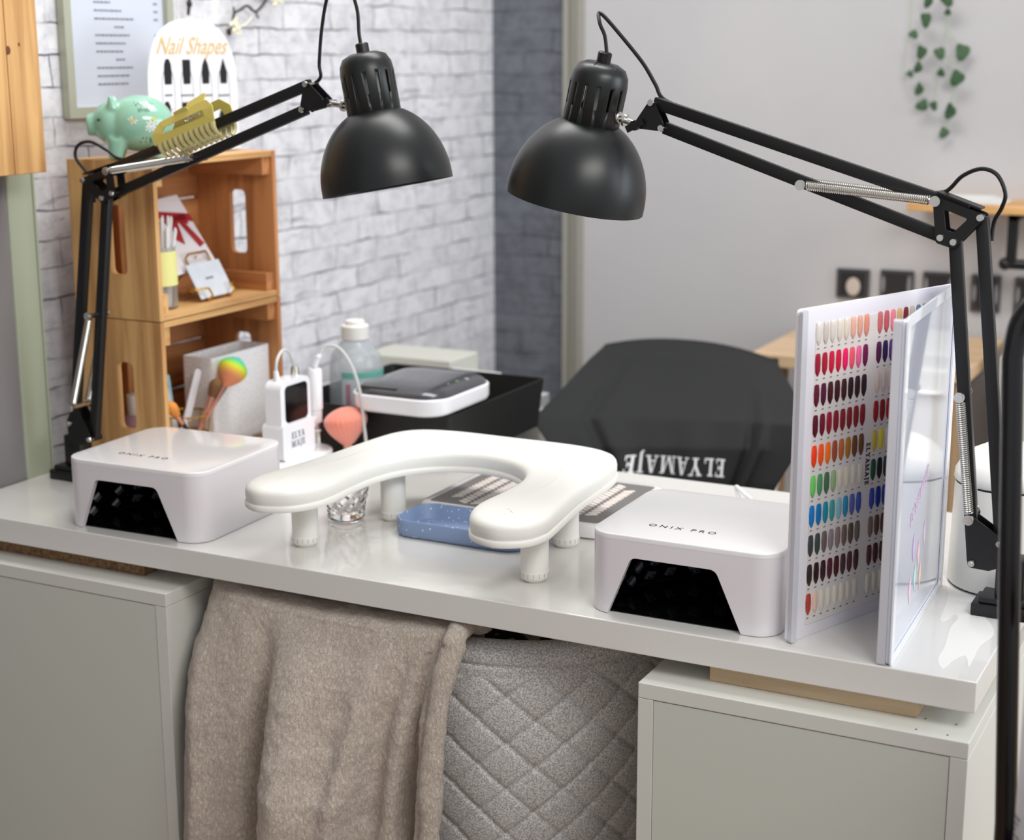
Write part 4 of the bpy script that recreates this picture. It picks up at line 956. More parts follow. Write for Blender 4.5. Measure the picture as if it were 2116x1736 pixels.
# gold wire cup
cx1, cy1 = -1.2965, .379
t = thing('wire_cup', 'geometric gold wire brush cup in the lower crate', 'cup', (cx1, cy1, ZL))
b = B(); zc = ZL
for z, r_ in ((zc+.0014, .030), (zc+.033, .034), (zc+.064, .0375)):
    pts = [Vector((cx1+r_*math.cos(2*math.pi*k/8), cy1+r_*math.sin(2*math.pi*k/8), z)) for k in range(8)]
    for k in range(8): b.tube([pts[k], pts[(k+1) % 8]], .0013, 7)
for k in range(8):
    a, a2 = 2*math.pi*k/8, 2*math.pi*(k+1)/8
    b.tube([Vector((cx1+.030*math.cos(a), cy1+.030*math.sin(a), zc+.0014)), Vector((cx1+.034*math.cos(a), cy1+.034*math.sin(a), zc+.033)), Vector((cx1+.0375*math.cos(a), cy1+.0375*math.sin(a), zc+.064))], .0012, 7)
    if k % 2: b.tube([Vector((cx1+.030*math.cos(a), cy1+.030*math.sin(a), zc+.0014)), Vector((cx1+.034*math.cos(a2), cy1+.034*math.sin(a2), zc+.033))], .0011, 7)
b.obj('wire', mGold, t); b = B(); b.lathe([(0, .0002), (.030, .0002), (.030, .0012), (0, .0012)], Matrix.Translation((cx1, cy1, ZL)), 8); b.obj('base', mGold, t)
def rainbow():
    m = bpy.data.materials.new('rainbow_bristles'); m.use_nodes = True; nt = m.node_tree; b = nt.nodes['Principled BSDF']; b.inputs['Roughness'].default_value = .8
    tc = nt.nodes.new('ShaderNodeTexCoord'); n = nt.nodes.new('ShaderNodeVectorMath'); n.operation = 'DOT_PRODUCT'; n.inputs[1].default_value = (.0, .55, .6)
    r = nt.nodes.new('ShaderNodeValToRGB'); els = r.color_ramp.elements; els[0].position = .34; els[0].color = lin((235, 150, 110))+(1,); els[1].position = .86; els[1].color = lin((60, 180, 175))+(1,)
    for p_, c in ((.48, (238, 190, 70)), (.58, (205, 215, 45)), (.72, (110, 205, 90))): e = els.new(p_); e.color = lin(c)+(1,)
    nt.links.new(tc.outputs['Generated'], n.inputs[0]); nt.links.new(n.outputs['Value'], r.inputs['Fac']); nt.links.new(r.outputs['Color'], b.inputs['Base Color']); return m
mRose = M('rose_gold', (214, 160, 140), .25, 1); mPinkH = M('rose_handle', (196, 132, 112), .35)
def brush(foot, head, hr, mat, label, hmat=mPinkH, name='makeup_brush'):
    foot, head = Vector(foot), Vector(head); t = thing(name, label, 'brush', foot); d = (head-foot); L = d.length; d.normalize()
    b = B(); b.cyl(foot, foot+d*(L*.62), .0022, .0038, 14); b.obj('handle', hmat, t)
    b = B(); b.cyl(foot+d*(L*.62), foot+d*(L*.80), .0042, .0062, 16); b.obj('ferrule', mRose, t)
    mm = Matrix.Translation(foot+d*(L*.79)) @ Vector((0, 0, 1)).rotation_difference(d).to_matrix().to_4x4()
    b = B(); H_ = L*.21+hr*.8; b.lathe([(.0055, 0)]+[(max(.0, .0055+(hr-.0055)*math.sin(k/8*math.pi/2)) if k <= 8 else hr*math.cos((k-8)/6*math.pi/2)**.7, H_*(k/8*.6 if k <= 8 else .6+(k-8)/6*.4)) for k in range(1, 15)], mm, 32); b.obj('bristles', mat, t, ang=80)
    return t
brush((cx1+.012, cy1-.018, ZL+.003), (-1.246, .440, ZL+.130), .0235, rainbow(), 'big fluffy brush with rainbow bristles in the gold wire cup')
brush((cx1+.010, cy1-.004, ZL+.003), (-1.256, .408, ZL+.112), .010, M('brown_bristles', (120, 84, 52), .8), 'slim rose-gold brush with brown bristles behind the rainbow brush', name='makeup_brush')
brush((cx1+.015, cy1+.015, ZL+.003), (-1.272, .312, ZL+.092), .0095, M('amber_bristles', (232, 150, 70), .8), 'black-handled brush with amber bristles leaning left out of the wire cup', M('black_handle', (18, 17, 18), .3))
def file_(foot, head, wd, mat, label):
    foot, head = Vector(foot), Vector(head); d = (head-foot).normalized(); sd = Vector((0, 1, 0)).cross(d).cross(d).normalized(); L = (head-foot).length
    mm = Matrix(((d.x, 0, 0, 0), (0, 0, 0, 0), (0, 0, 0, 0), (0, 0, 0, 1)))
    n = Vector((1, 0, 0)); side = n.cross(d).normalized()
    b = B(); b.prism([rr(L, wd, wd*.35, 5, L/2, 0)], -.0009, .0009, lambda u, v, w_: foot+d*u+side*v+n*w_)
    o = b.obj('nail_file', mat, None, smooth=False, at=tuple(foot), label=label, cat='nail file'); o['group'] = 'nail files in the wire cup'
file_((-1.302, .366, ZL+.003), (-1.306, .330, ZL+.140), .021, M('pale_grey_file', (208, 208, 206), .7), 'wide pale grey nail file standing upright in the wire cup')
file_((-1.292, .350, ZL+.003), (-1.290, .408, ZL+.130), .016, M('white_file', (226, 222, 226), .7), 'narrow white nail file leaning to the right in the wire cup')
file_((-1.308, .372, ZL+.003), (-1.318, .366, ZL+.126), .006, M('teal_stick', (150, 196, 206), .5), 'thin pale blue stick between the nail files in the wire cup')
# small pebbles in front of the box
b = B(); rs = random.Random(2)
for k in range(70):
    r_ = rs.uniform(.002, .0042); b.ball((rs.uniform(-1.2675, -1.2585), rs.uniform(.43, .570), ZL+r_*.6), r_, (1, rs.uniform(.7, 1.2), .65), 1)
o = b.obj('decorative_pebbles', M('mixed_pebbles', (170, 150, 140), .5, var=(90, (70, 66, 52), .25)), None, at=(-1.27, .48, ZL), kind='stuff', label='loose brown and pink pebbles along the front of the lower crate', cat='pebbles')
# mauve bottle at the back left of the lower crate
mxx, myy = -1.352, .322
t = thing('perfume_bottle', 'mauve bottle with a pale cap behind the left panel of the lower crate', 'bottle', (mxx, myy, ZL))
b = B(); b.lathe([(0, 0), (.014, 0), (.016, .003), (.016, .06), (.012, .068), (0, .068)], Matrix.Translation((mxx, myy, ZL)), 28); b.obj('bottle', M('mauve_plastic', (190, 150, 165), .3), t)
b = B(); b.lathe([(0, .0682), (.009, .0682), (.010, .10), (0, .104)], Matrix.Translation((mxx, myy, ZL)), 20); b.obj('cap', mSatin, t)
# ---- piggy bank
pc = px(262, 246, y=.335); PX, PY = -1.319, .318
t = thing('piggy_bank', 'mint green ceramic piggy bank with painted daisies on top of the upper crate', 'piggy bank', (PX, PY, ZT_))
b = B(); zc = ZT_+.053
b.ball((PX, PY+.010, zc), 1, (.043, .053, .043), 4); b.ball((PX, PY-.030, zc+.001), 1, (.034, .030, .034), 3)
b.cyl((PX, PY-.045, zc-.001), (PX, PY-.068, zc-.002), .020, .0165, 24)
for sx in (-1, 1):
    for sy, ln in ((-.026, 0), (.036, 0)): b.cyl((PX+sx*.020, PY+sy+.004, zc-.022), (PX+sx*.022, PY+sy, ZT_+.0005), .0165, .0105, 18)
    b.cyl((PX+sx*.020, PY-.026, zc+.024), (PX+sx*.024, PY-.030, zc+.043), .011, .0025, 12)
pig = blob(b, .0022, 'body', M('mint_ceramic', (142, 190, 166), .12, coat=.5), t, 8)
bv = bvh_of(pig)
mGreyInk = M('painted_black_line', (52, 66, 62), .4)
b = B()
for u0, v0, du in ((.018, .030, .028), (.024, .021, .018)):
    pts = [(u0+du*k/9, v0+.0032*math.sin(k*2.6+u0*90)) for k in range(10)]
    for a_, c_ in zip(pts, pts[1:]): b.bar((PX+.05, PY+a_[0]-.012, zc+a_[1]), (PX+.05, PY+c_[0]-.012, zc+c_[1]), .0010, .0004, nrm=(1, 0, 0))
for k in range(3): b.bar((PX+.05, PY+.020+.006*k, zc+.006), (PX+.05, PY+.018+.006*k, zc-.020), .0008, .0004, nrm=(1, 0, 0))
for k in range(4): b.bar((PX+.05, PY+.018+.005*k, zc-.020), (PX+.05, PY+.013+.008*k, zc-.028), .0016, .0004, nrm=(1, 0, 0))
conform(b, bv, (-1, 0, 0), .0003).obj('painted_lines', mGreyInk, pig, smooth=False)
b = B()
for (u, v) in ((.004, .006), (.032, .000), (.030, -.006)):
    for k in range(7):
        a = 2*math.pi*k/7; b.prism([[(u+.0015*math.cos(a+.4), v+.0015*math.sin(a+.4)), (u+.0085*math.cos(a+.18), v+.006*math.sin(a+.18)), (u+.0085*math.cos(a-.18), v+.006*math.sin(a-.18)), (u+.0015*math.cos(a-.4), v+.0015*math.sin(a-.4))]], 0, .0002, lambda x, y, w_: (PX+.05+w_, PY+x, zc+y))
conform(b, bv, (-1, 0, 0), .0004).obj('daisy_petals', M('white_glaze', (235, 238, 235), .2), pig, smooth=False)
b = B()
for (u, v) in ((.004, .006), (.035, .008)): b.prism([[(u+.0028*math.cos(a), v+.0028*math.sin(a)) for a in [k*.7854 for k in range(8)]]], 0, .0002, lambda x, y, w_: (PX+.05+w_, PY+x, zc+y))
conform(b, bv, (-1, 0, 0), .0006).obj('daisy_centre', M('yellow_glaze', (222, 196, 70), .2), pig, smooth=False)
b = B(); b.ball((PX+.0295, PY-.0475, zc+.007), .0022, (1, 1, 1), 2); b.ball((PX-.0295, PY-.0475, zc+.007), .0022, (1, 1, 1), 2); b.obj('eyes', mInk, pig); t.rotation_euler.z = -.95; t.scale = (.96, .96, .96)
# ---- nail shape sign
SX = -1.322; sy0, sy1 = .3615, .583
t = thing('nail_shape_sign', 'white arched sign of nail shapes with gold script standing on the upper crate', 'sign', (SX, .42, ZT_))
ym, rad = (sy0+sy1)/2, (sy1-sy0)/2; zt = px(400, 38, x=SX).z; zs = zt-rad*.92
arch = [(sy0, ZT_+.0005), (sy1, ZT_+.0005)]+[(ym+rad*math.copysign(abs(math.cos(math.pi*k/24))**.82, math.cos(math.pi*k/24)), zs+rad*.92*math.sin(math.pi*k/24)**.9) for k in range(25)]
b = B(); b.prism([arch], SX-.003, SX, lambda u, v, w_: (w_, u, v)); sg_ = b.obj('panel', M('white_acrylic', (232, 233, 238), .2, coat=.4), t, smooth=False)
b = B(); b.box(SX-.008, SX+.012, sy1-.05, sy1-.01, ZT_+.0003, ZT_+.004, .001); b.obj('foot', M('clear_foot', (235, 240, 240), .1, alpha=.7), t); b = B(); b.box(SX-.008, SX+.012, sy0+.01, sy0+.05, ZT_+.0003, ZT_+.004, .001); b.obj('foot', M('clear_foot', (235, 240, 240), .1, alpha=.7), t)
b = text_bm('Nail Shapes', .037, 0, .5, .0002, 1.0); xf(b, basis((SX+.0006, ym-.004, px(400, 96, x=SX).z), (0, 1, 0), (0, 0, 1)))
b.obj('lettering', M('gold_leaf', (226, 186, 112), .4), sg_, smooth=False)
shapes = [
 [(-.009, 0), (.009, 0), (.010, .02), (.0085, .033), (.004, .041), (-.004, .041), (-.0085, .033), (-.010, .02)],
 [(-.009, 0), (.009, 0), (.0105, .02), (.0105, .040), (-.0105, .040), (-.0105, .02)],
 [(-.009, 0), (.009, 0), (.0105, .02), (.0075, .032), (.001, .042), (-.001, .042), (-.0075, .032), (-.0105, .02)],
 [(-.009, 0), (.009, 0), (.010, .020), (.0, .043), (-.010, .020)]]
b = B(); bl = B()
for j, vtop in enumerate((122, 210)):
    for i, uu in enumerate((345, 384, 423, 460)):
        p = px(uu, vtop, x=SX); y_, zt_ = p.y, p.z; sc = .92; zb_ = zt_-.041*sc-.0
        L = [(y_+u*sc, zb_+v*sc) for u, v in shapes[i]]
        if zb_-.04 < ZT_: pass
        b = B(); b.prism([roundpoly(L, .001, 2)], SX+.0002, SX+.0005, lambda u, v, w_: (w_, u, v)); b.obj('nail_shape_print', M('black_print', (22, 20, 22), .4), sg_, smooth=False)
        if j == 0 or True:
            h2 = .046*sc; z_lo = max(zb_-h2+.004, ZT_+.002); W2 = .0165*sc
            oo = roundpoly([(y_-W2, z_lo), (y_+W2, z_lo), (y_+W2, zb_+.006), (y_+.0105*sc, zb_+.020), (y_-.0105*sc, zb_+.020), (y_-W2, zb_+.006)], .004, 3)
            cm = Vector((y_, (z_lo+zb_)/2)); ii = [(cm.x+(u-cm.x)*.94, cm.y+(v-cm.y)*.965) for u, v in oo]
            bl.prism([oo, ii], SX+.0001, SX+.0003, lambda u, v, w_: (w_, u, v))
        if j == 0:
            bt = B(); ww = (.009, .016, .0165, .0145)[i]; zz = px(uu, 197, x=SX).z
            for q in range(5): bt.prism([[(y_-ww+2*ww*q/5, zz-.0016), (y_-ww+2*ww*(q+.72)/5, zz-.0016), (y_-ww+2*ww*(q+.72)/5, zz+.0016), (y_-ww+2*ww*q/5, zz+.0016)]], SX+.0001, SX+.0003, lambda u, v, w_: (w_, u, v))
            bt.obj('caption', M('dark_grey_print', (84, 84, 90), .4), sg_, smooth=False)
bl.obj('finger_outline', M('grey_outline', (120, 122, 130), .4), sg_, smooth=False);
# ---- claw clip gripping the left lamp's arm
A_, C_ = LP(352, 320, -.0), LP(474, 270, -.0); dx = (C_-A_).normalized(); up = Vector((-dx.z, 0, dx.x)); L_ = (C_-A_).length
t = thing('hair_claw', 'yellow translucent hair claw clip gripping the arm of the left desk lamp', 'hair clip', (A_+C_)/2)
def CK(u, v, w_): return A_+dx*u+up*(v*.74)+Vector((0, w_*.85, 0))
mY = M('yellow_acetate', (222, 208, 112), .3, trans=.15, coat=.3); mY2 = M('clear_yellow_teeth', (206, 196, 138), .25, trans=.2)
for s_ in (-1, 1):
    b = B()
    def side(loops, vv, s_=s_):
        b.prism(loops, 0, .0022, lambda u, v, w_: CK(u, v+.018, s_*(.013+.012*math.sin(max(0, min(1, (.052-v)/.052))*math.pi*.62)+w_)) )
    o_ = roundpoly([(-.004, 0), (L_*.98, .000), (L_*1.0, .030), (L_*.90, .046), (L_*.12, .040), (-.002, .024)], .006, 4)
    h_ = roundpoly([(L_*.12, .017), (L_*.86, .017), (L_*.84, .030), (L_*.20, .027)], .002, 3)
    side([o_, h_], 0)
    b.obj('jaw', mY, t, smooth=False)
    b = B()
    for k in range(11):
        u = L_*(.06+.088*k); pts = [CK(u, .018+.002, s_*.0262), CK(u, .010, s_*.0268), CK(u, .000, s_*.022), CK(u, -.006, s_*.013)]
        b.tube(catmull(pts, 4), [.0046*(1-.05*q) for q in range(13)], 8)
    b.obj('teeth', mY2, t)
b = B()
b.prism([roundpoly([(L_*.36, .056), (L_*.62, .060), (L_*.66, .088), (L_*.34, .082)], .003, 3)], 0, .0022, lambda u, v, w_: CK(u, v, .012+(v-.056)*.5+w_)); b.obj('thumb_tab', mY, t, smooth=False)
b = B()
b.prism([roundpoly([(L_*.36, .050), (L_*.62, .054), (L_*.60, .066), (L_*.38, .064)], .003, 3)], 0, .0022, lambda u, v, w_: CK(u, v, -.014-(v-.05)*.5-w_)); b.obj('thumb_tab', mY, t, smooth=False)
b = B(); b.tube(coil(CK(L_*.38, .052, 0), CK(L_*.62, .054, 0), .005, .001, 6), .001, 6); b.obj('hinge_spring', mChrome, t)
# ---- framed price list on the brick wall
xq = -1.4685; fy0, fy1 = px(122, 100, x=xq).y, px(347, 60, x=xq).y; fz0 = px(135, 245, x=xq).z
t = thing('price_list_frame', 'glazed price list in a pale grey frame on the brick wall at the upper left', 'frame', (xq, (fy0+fy1)/2, fz0))
b = B(); fz1 = 1.64; b.prism([[(fy0, fz0), (fy1, fz0), (fy1, fz1), (fy0, fz1)], [(fy0+.016, fz0+.016), (fy1-.016, fz0+.016), (fy1-.016, fz1-.016), (fy0+.016, fz1-.016)]], xq, xq+.014, lambda u, v, w_: (w_, u, v)); b.obj('frame', M('champagne_frame', (176, 178, 160), .35, .2), t, smooth=False)
b = B(); b.box(xq, xq+.004, fy0+.014, fy1-.014, fz0+.014, fz1-.014); pp = b.obj('paper', M('cool_white_paper', (204, 210, 222), .15, coat=.5), t, smooth=False)
b = B(); rs = random.Random(11); zz = fz0+.05; k = 0
while zz < fz1-.05:
    y_a = fy0+.078; cen = (k % 4 == 3)
    if cen: y_a += .045
    n_ = 3 if cen else rs.randint(5, 11); yy = y_a
    for q in range(n_):
        ww = rs.uniform(.004, .009); b.prism([[(yy, zz-.0014), (yy+ww, zz-.0014), (yy+ww, zz+.0014), (yy, zz+.0014)]], xq+.0041, xq+.0043, lambda u, v, w_: (w_, u, v)); yy += ww+.0018
    if not cen: b.prism([[(fy1-.04, zz-.0014), (fy1-.03, zz-.0014), (fy1-.03, zz+.0014), (fy1-.04, zz+.0014)]], xq+.0041, xq+.0043, lambda u, v, w_: (w_, u, v))
    zz += .0125; k += 1
b.obj('printed_lines', M('print_grey_blue', (112, 116, 130), .5), pp, smooth=False)
# ---- artificial blossom branch on the brick wall
bxq = -1.452
t = thing('blossom_branch', 'dark twig with small cream blossoms hanging on the brick wall above the sign', 'branch', (bxq, .78, 1.47))
def BQ(u, v, d=0): p = px(u, v, x=bxq+d); return p
b = B(); b.tube(catmull([BQ(474, 70), BQ(481, 48), BQ(484, 28), BQ(497, 20), BQ(511, 12), BQ(528, 24), BQ(546, 6), BQ(560, -20)], 6), .0024, 8); b.tube(catmull([BQ(484, 28), BQ(483, 14)], 3), .0016, 6); b.tube(catmull([BQ(528, 24), BQ(534, 38)], 3), .0018, 6)
b.tube(catmull([BQ(393, -20), BQ(391, 5), BQ(389, 31)], 4), .0028, 8); b.ball(BQ(391, 8), .005, (1, 1, 1.3), 2); b.ball(BQ(473, 66), .0045, (1, 1, 1.5), 2)
b.tube(catmull([BQ(560, -20), BQ(480, -60), BQ(393, -20)], 8), .003, 8); b.obj('twig', M('dark_twig', (52, 48, 44), .8), t)
b = B(); b.tube(catmull([BQ(480, 60), BQ(505, 52), BQ(522, 34)], 6), .0013, 6); rs = random.Random(8)
for (u, v, r_) in ((482, 55, .011), (492, 66, .008), (487, 44, .007), (566, 2, .010), (580, 0, .008), (575, -6, .009)):
    c = BQ(u, v, .004)
    for k in range(5):
        a = 2*math.pi*k/5+rs.random(); b.ball(c+Vector((.002*rs.random(), r_*.6*math.cos(a), r_*.6*math.sin(a))), r_*.52, (.35, 1, .8), 2)
b.obj('blossoms', M('cream_petals', (232, 228, 202), .6), t)
# ---- wooden box on the grey wall, upper left
t = thing('wall_crate', 'pine crate hung on the grey wall at the far left edge', 'crate', (-1.40, .1, 1.214))
zb = px(60, 359, x=-1.362).z; yr = px(86, 200, x=-1.362).y
yy = yr; ks = 0
for wd in (.062, .062, .062, .062):
    b = B(); b.box(-1.370, -1.362, yy-wd+.0015, yy, zb, 1.62, .001); b.obj('plank', mPine['Z'], t, smooth=False); yy -= wd
b = B(); b.box(-1.4335, -1.3705, yr-.248, yr, zb, zb+.012, .001); b.obj('bottom_board', mPineD['Y'], t, smooth=False)
b = B(); b.box(-1.4335, -1.3705, yr-.012, yr, zb+.0125, 1.62, .001); b.obj('side_board', mPineD['Z'], t, smooth=False)
b = B()
for (u, v, r_) in ((17, 104, .0052), (39, 92, .0034)):
    p = px(u, v, x=-1.362); b.ball((-1.3622, p.y, p.z), r_, (.08, 1, 1.35), 2)
b.obj('knot', M('pine_knot', (112, 62, 34), .6), t)

# ------------------------------------------------------------------ side table with black tray behind the desk
t = thing('side_table', 'white side table in the corner behind the desk carrying the black tray', 'table', (-1.15, .9, 0))
b = B(); b.box(-1.433, -1.0, .612, 1.08, .735, .757, .001); b.obj('table_top', M('light_grey_top', (196, 197, 200), .4), t, smooth=False)
for xx in (-1.42, -1.03):
    for yy in (.63, 1.03):
        b = B(); b.box(xx, xx+.035, yy, yy+.035, 0, .7345, .002); b.obj('leg', mCab, t, smooth=False)
t = thing('black_tray', 'deep black open storage tray on the side table, steriliser resting across it', 'tray', (-1.03, .65, .757))
TX0, TX1, TY0, TY1, TZ = -1.195, -.890, .500, .835, .757
b = B(); rings = []
for off, z in ((.008, TZ+.0004), (.0, TZ+.083), (.003, TZ+.083), (.010, TZ+.006)):
    rings.append([b.bm.verts.new((x, y, z)) for x, y in rr(TX1-TX0-2*off, TY1-TY0-2*off, .008, 4, (TX0+TX1)/2, (TY0+TY1)/2)])
for a_, c_ in zip(rings, rings[1:]):
    for i in range(len(a_)): b.bm.faces.new((a_[i], a_[(i+1) % len(a_)], c_[(i+1) % len(a_)], c_[i]))
b.bm.faces.new(rings[0]); b.bm.faces.new(rings[-1]); b.obj('tray_body', M('matt_black_plastic', (20, 20, 19), .6), t, ang=30)
# steriliser
scx, scy = -.975, .564; sw, sd = .172, .196; z0 = TZ+.0834
t = thing('steriliser', 'white steriliser box with a smoked lid and buttons resting on the black tray', 'steriliser', (scx, scy, z0))
b = B(); rings = []
for off, z in ((.012, z0), (.003, z0+.004), (0, z0+.010), (0, z0+.027), (.002, z0+.029)):
    rings.append([b.bm.verts.new((x, y, z)) for x, y in rr(sw-2*off, sd-2*off, .045-off, 8, scx, scy)])
for a_, c_ in zip(rings, rings[1:]):
    for i in range(len(a_)): b.bm.faces.new((a_[i], a_[(i+1) % len(a_)], c_[(i+1) % len(a_)], c_[i]))
b.bm.faces.new(rings[0]); b.bm.faces.new(rings[-1]); b.obj('body', mWp, t, ang=40)
b = B(); rings = []
for off, z in ((.004, z0+.0292), (.007, z0+.034), (.016, z0+.040), (.035, z0+.044), (.06, z0+.0455)):
    rings.append([b.bm.verts.new((x, y, z)) for x, y in rr(sw-2*off, sd-2*off, max(.02, .045-off), 8, scx, scy)])
for a_, c_ in zip(rings, rings[1:]):
    for i in range(len(a_)): b.bm.faces.new((a_[i], a_[(i+1) % len(a_)], c_[(i+1) % len(a_)], c_[i]))
b.bm.faces.new(rings[0]); b.bm.faces.new(rings[-1]); b.obj('smoked_lid', M('smoked_lid', (64, 64, 68), .18, coat=.4), t, ang=60)
b = B(); b.box(scx-.062, scx+.005, scy-sd/2+.012, scy-sd/2+.03, z0+.0302, z0+.0405, .001); b.obj('window', M('window_dark', (56, 52, 50), .2), t)
for k, c in ((0, (180, 184, 186)), (1, (110, 150, 90)), (2, (180, 184, 186))):
    b = B(); q = Vector((scx+.058+.004*k, scy-.022+.024*k, z0+.0400)); b.cyl(q, q+Vector((0, 0, .0022)), .0035, seg=14); b.obj('button', M('button_%d' % c[0], c, .4), t)
# sanitiser jug
q = px(727, 852, z=.7575); jx, jy = q.x, q.y; jx, jy = -1.265, .765
q = px(728, 840, z=.80); 
def place(u, z, y): p = px(u, 800, y=y); return p.x, y
jx, jy = -1.128, .612; JS = .80
t = thing('sanitiser_jug', 'clear plastic sanitiser jug with a white cap and teal label in the black tray', 'bottle', (jx, jy, .7635))
zt_j = px(735, 700, y=jy).z-.006
b = B(); hh = (zt_j-.757)/JS
b.lathe([(0, .0), (.050, .0), (.054, .004), (.055, .012), (.055, hh*.72), (.050, hh*.84), (.034, hh*.95), (.024, hh), (.0, hh)], Matrix.Translation((jx, jy, .7635)) @ Matrix.Scale(JS, 4), 40); b.obj('jug', M('cloudy_clear_plastic', (222, 232, 236), .15, trans=.5, alpha=.5), t)
b = B(); b.lathe([(0, 0), (.0285, 0), (.0285, .026), (.026, .0285), (.020, .029), (.020, .036), (.018, .038), (0, .038)], Matrix.Translation((jx, jy, .7635+hh*JS+.0005)) @ Matrix.Scale(JS, 4), 28); b.obj('screw_cap', mSatin, t)
b = B(); b.lathe([(.0556, hh*.2), (.0556, hh*.70)], Matrix.Translation((jx, jy, .7635)) @ Matrix.Scale(JS, 4), 30, -1.55, .55); thicken(b, -.0003); b.obj('label', M('white_label', (206, 218, 224), .4), t)
b = B(); b.lathe([(.0562, hh*.64), (.0562, hh*.70)], Matrix.Translation((jx, jy, .7635)) @ Matrix.Scale(JS, 4), 30, -1.55, .55); thicken(b, -.0003); b.obj('label_band', M('teal_band', (112, 186, 172), .4), t)
b = B(); b.lathe([(.0562, hh*.3), (.0562, hh*.58)], Matrix.Translation((jx, jy, .7635)) @ Matrix.Scale(JS, 4), 6, -1.40, -1.22); thicken(b, -.0003); b.obj('label_mark', M('rose_mark', (196, 140, 156), .4), t)
# paper boxes behind the steriliser
p = px(905, 770, y=1.02)
b = B(); b.box(-1.33, -1.14, .95, 1.06, .7574, .828, .003); b.obj('carton', M('sage_beige_carton', (194, 194, 184), .6), None, smooth=False, at=(-1.18, .99, .757), label='pale sage-grey carton behind the steriliser on the side table', cat='box')
b = B(); b.box(-1.12, -1.02, .845, .925, .7574, .822, .002); b.obj('paper_stack', M('white_paper', (220, 220, 218), .6), None, smooth=False, at=(-1.05, .88, .757), label='small white box between the black tray and the carton', cat='box')

# ------------------------------------------------------------------ second chair with apron
tub_chair(-.765, 1.105, math.pi, .806, .55, 'pale grey tub chair behind the desk under the black apron', .20, .15, 30, .6)
def apron_pt(u, v):
    rows = [((1246, 722), (1604, 746), 1.292, 1.292), ((1218, 746), (1622, 775), 1.20, 1.22), ((1160, 808), (1652, 830), 1.00, 1.10), ((1100, 868), (1668, 880), .87, .97), ((1140, 925), (1650, 930), .86, .92), ((1185, 985), (1606, 1000), .85, .90), ((1205, 1060), (1570, 1070), .85, .89), ((1215, 1120), (1550, 1125), .85, .89)]
    f = v*(len(rows)-1); i = min(int(f), len(rows)-2); g = f-i; a, c = rows[i], rows[i+1]
    L = (a[0][0]*(1-g)+c[0][0]*g, a[0][1]*(1-g)+c[0][1]*g); R_ = (a[1][0]*(1-g)+c[1][0]*g, a[1][1]*(1-g)+c[1][1]*g); ye = a[2]*(1-g)+c[2]*g; yc = a[3]*(1-g)+c[3]*g; y = ye+(yc-ye)*(1-abs(2*u-1)**2.6)
    bow = 1-(2*u-1)**2
    y2 = y+.0*bow+.010*v*math.sin(u*17+1.0)*(1-math.exp(-((u-.62)/.2)**2)*.6)-.016*math.exp(-((u-.84)/.022)**2)*min(1, max(0, (v-.2)*3))+.014*math.exp(-((u-.80)/.022)**2)*min(1, max(0, (v-.2)*3))+.014*math.exp(-((u-.20)/.03)**2)*min(1, v*3)+.007*math.sin(u*38+v*3)*v*math.exp(-((u-.5)/.3)**4)*.4
    U = L[0]+(R_[0]-L[0])*u; V = L[1]+(R_[1]-L[1])*u-26*max(0, 1-(2*abs(u-.45))**2.2)*max(0, 1-v*1.6)
    return px(U, V, y=y2)
b = B(); b.grid(110, 90, apron_pt)
# fold over and down behind the back
def apron_back(u, v):
    p = apron_pt(u, 0); f = v*math.pi*.5
    return Vector((p.x, p.y+.030*math.sin(f)+.004*v, p.z+.006*math.sin(v*math.pi)-.13*max(0, v-.25)/.75))
b.grid(110, 20, apron_back); bmesh.ops.remove_doubles(b.bm, verts=b.bm.verts, dist=.0004)
thicken(b, .0015)
ap = b.obj('apron', M('charcoal_apron_cloth', (30, 31, 31), .8, bump=(400, .2, .001)), None, ang=180, at=(-.74, 1.1, .8), label='black apron with white lettering hung upside down over the chair behind the desk', cat='apron')
bv = bvh_of(ap)
c = px(1396, 960, y=.915); b = serif_bm('ELYAMAJE', .0285, .09, .0003); wds = [v.co.x for v in b.bm.verts]; k = (px(1497, 960, y=.915).x-px(1292, 960, y=.915).x)/(max(wds)-min(wds))
for v in b.bm.verts: v.co.x *= k
xf(b, basis((c.x, .80, c.z), (-1, 0, -.075), (.075, 0, -1)))
for v in b.bm.verts: v.co.y = .80
conform(b, bv, (0, 1, 0), .0012)
b.obj('lettering', M('white_print', (236, 236, 238), .6), ap, smooth=False)

# ------------------------------------------------------------------ back wall: table, shelf, pictures, ivy
t = thing('wooden_table', 'pine table against the back wall, partly hidden behind the apron and the swatch book', 'table', (-.45, 1.5, 0))
b = B(); b.box(-.70, -.285, 1.352, 1.72, .787, .812, .002); b.obj('table_top', wood('pale_ash', (206, 178, 144), (184, 152, 116), 'X'), t, smooth=False)
for xx in (-.345, -.69):
    b = B(); b.box(xx, xx+.042, 1.36, 1.44, 0, .7865, .002); b.obj('side_panel', M('tan_wood_panel', (160, 132, 100), .6), t, smooth=False)
t = thing('wall_shelf', 'pine shelf on the back wall above the row of small dark pictures', 'shelf', (-.2, 1.66, 1.07))
b = B(); xL = px(1874, 425, y=1.60).x; b.box(xL, .3, 1.60, YB-.0125, 1.0735, 1.0905, .002); b.obj('board', mPine['X'], t, smooth=False)
pz = px(2098, 440, y=1.64); b = B(); b.box(pz.x-.009, pz.x+.009, 1.62, 1.64, .972, 1.0730, .001); b.box(pz.x-.009, pz.x+.009, 1.62, YB-.0125, 1.060, 1.073, .001); b.obj('bracket', mBlackM, t, smooth=False)
pz2 = px(2090, 546, y=1.63); b = B(); b.cyl(pz2+Vector((-.016, 0, 0)), pz2+Vector((.03, 0, 0)), .010, seg=16); b.ball(pz2+Vector((-.012, 0, 0)), .013, (1, 1, 1), 2); b.obj('clamp_knob', mBlackP, t)
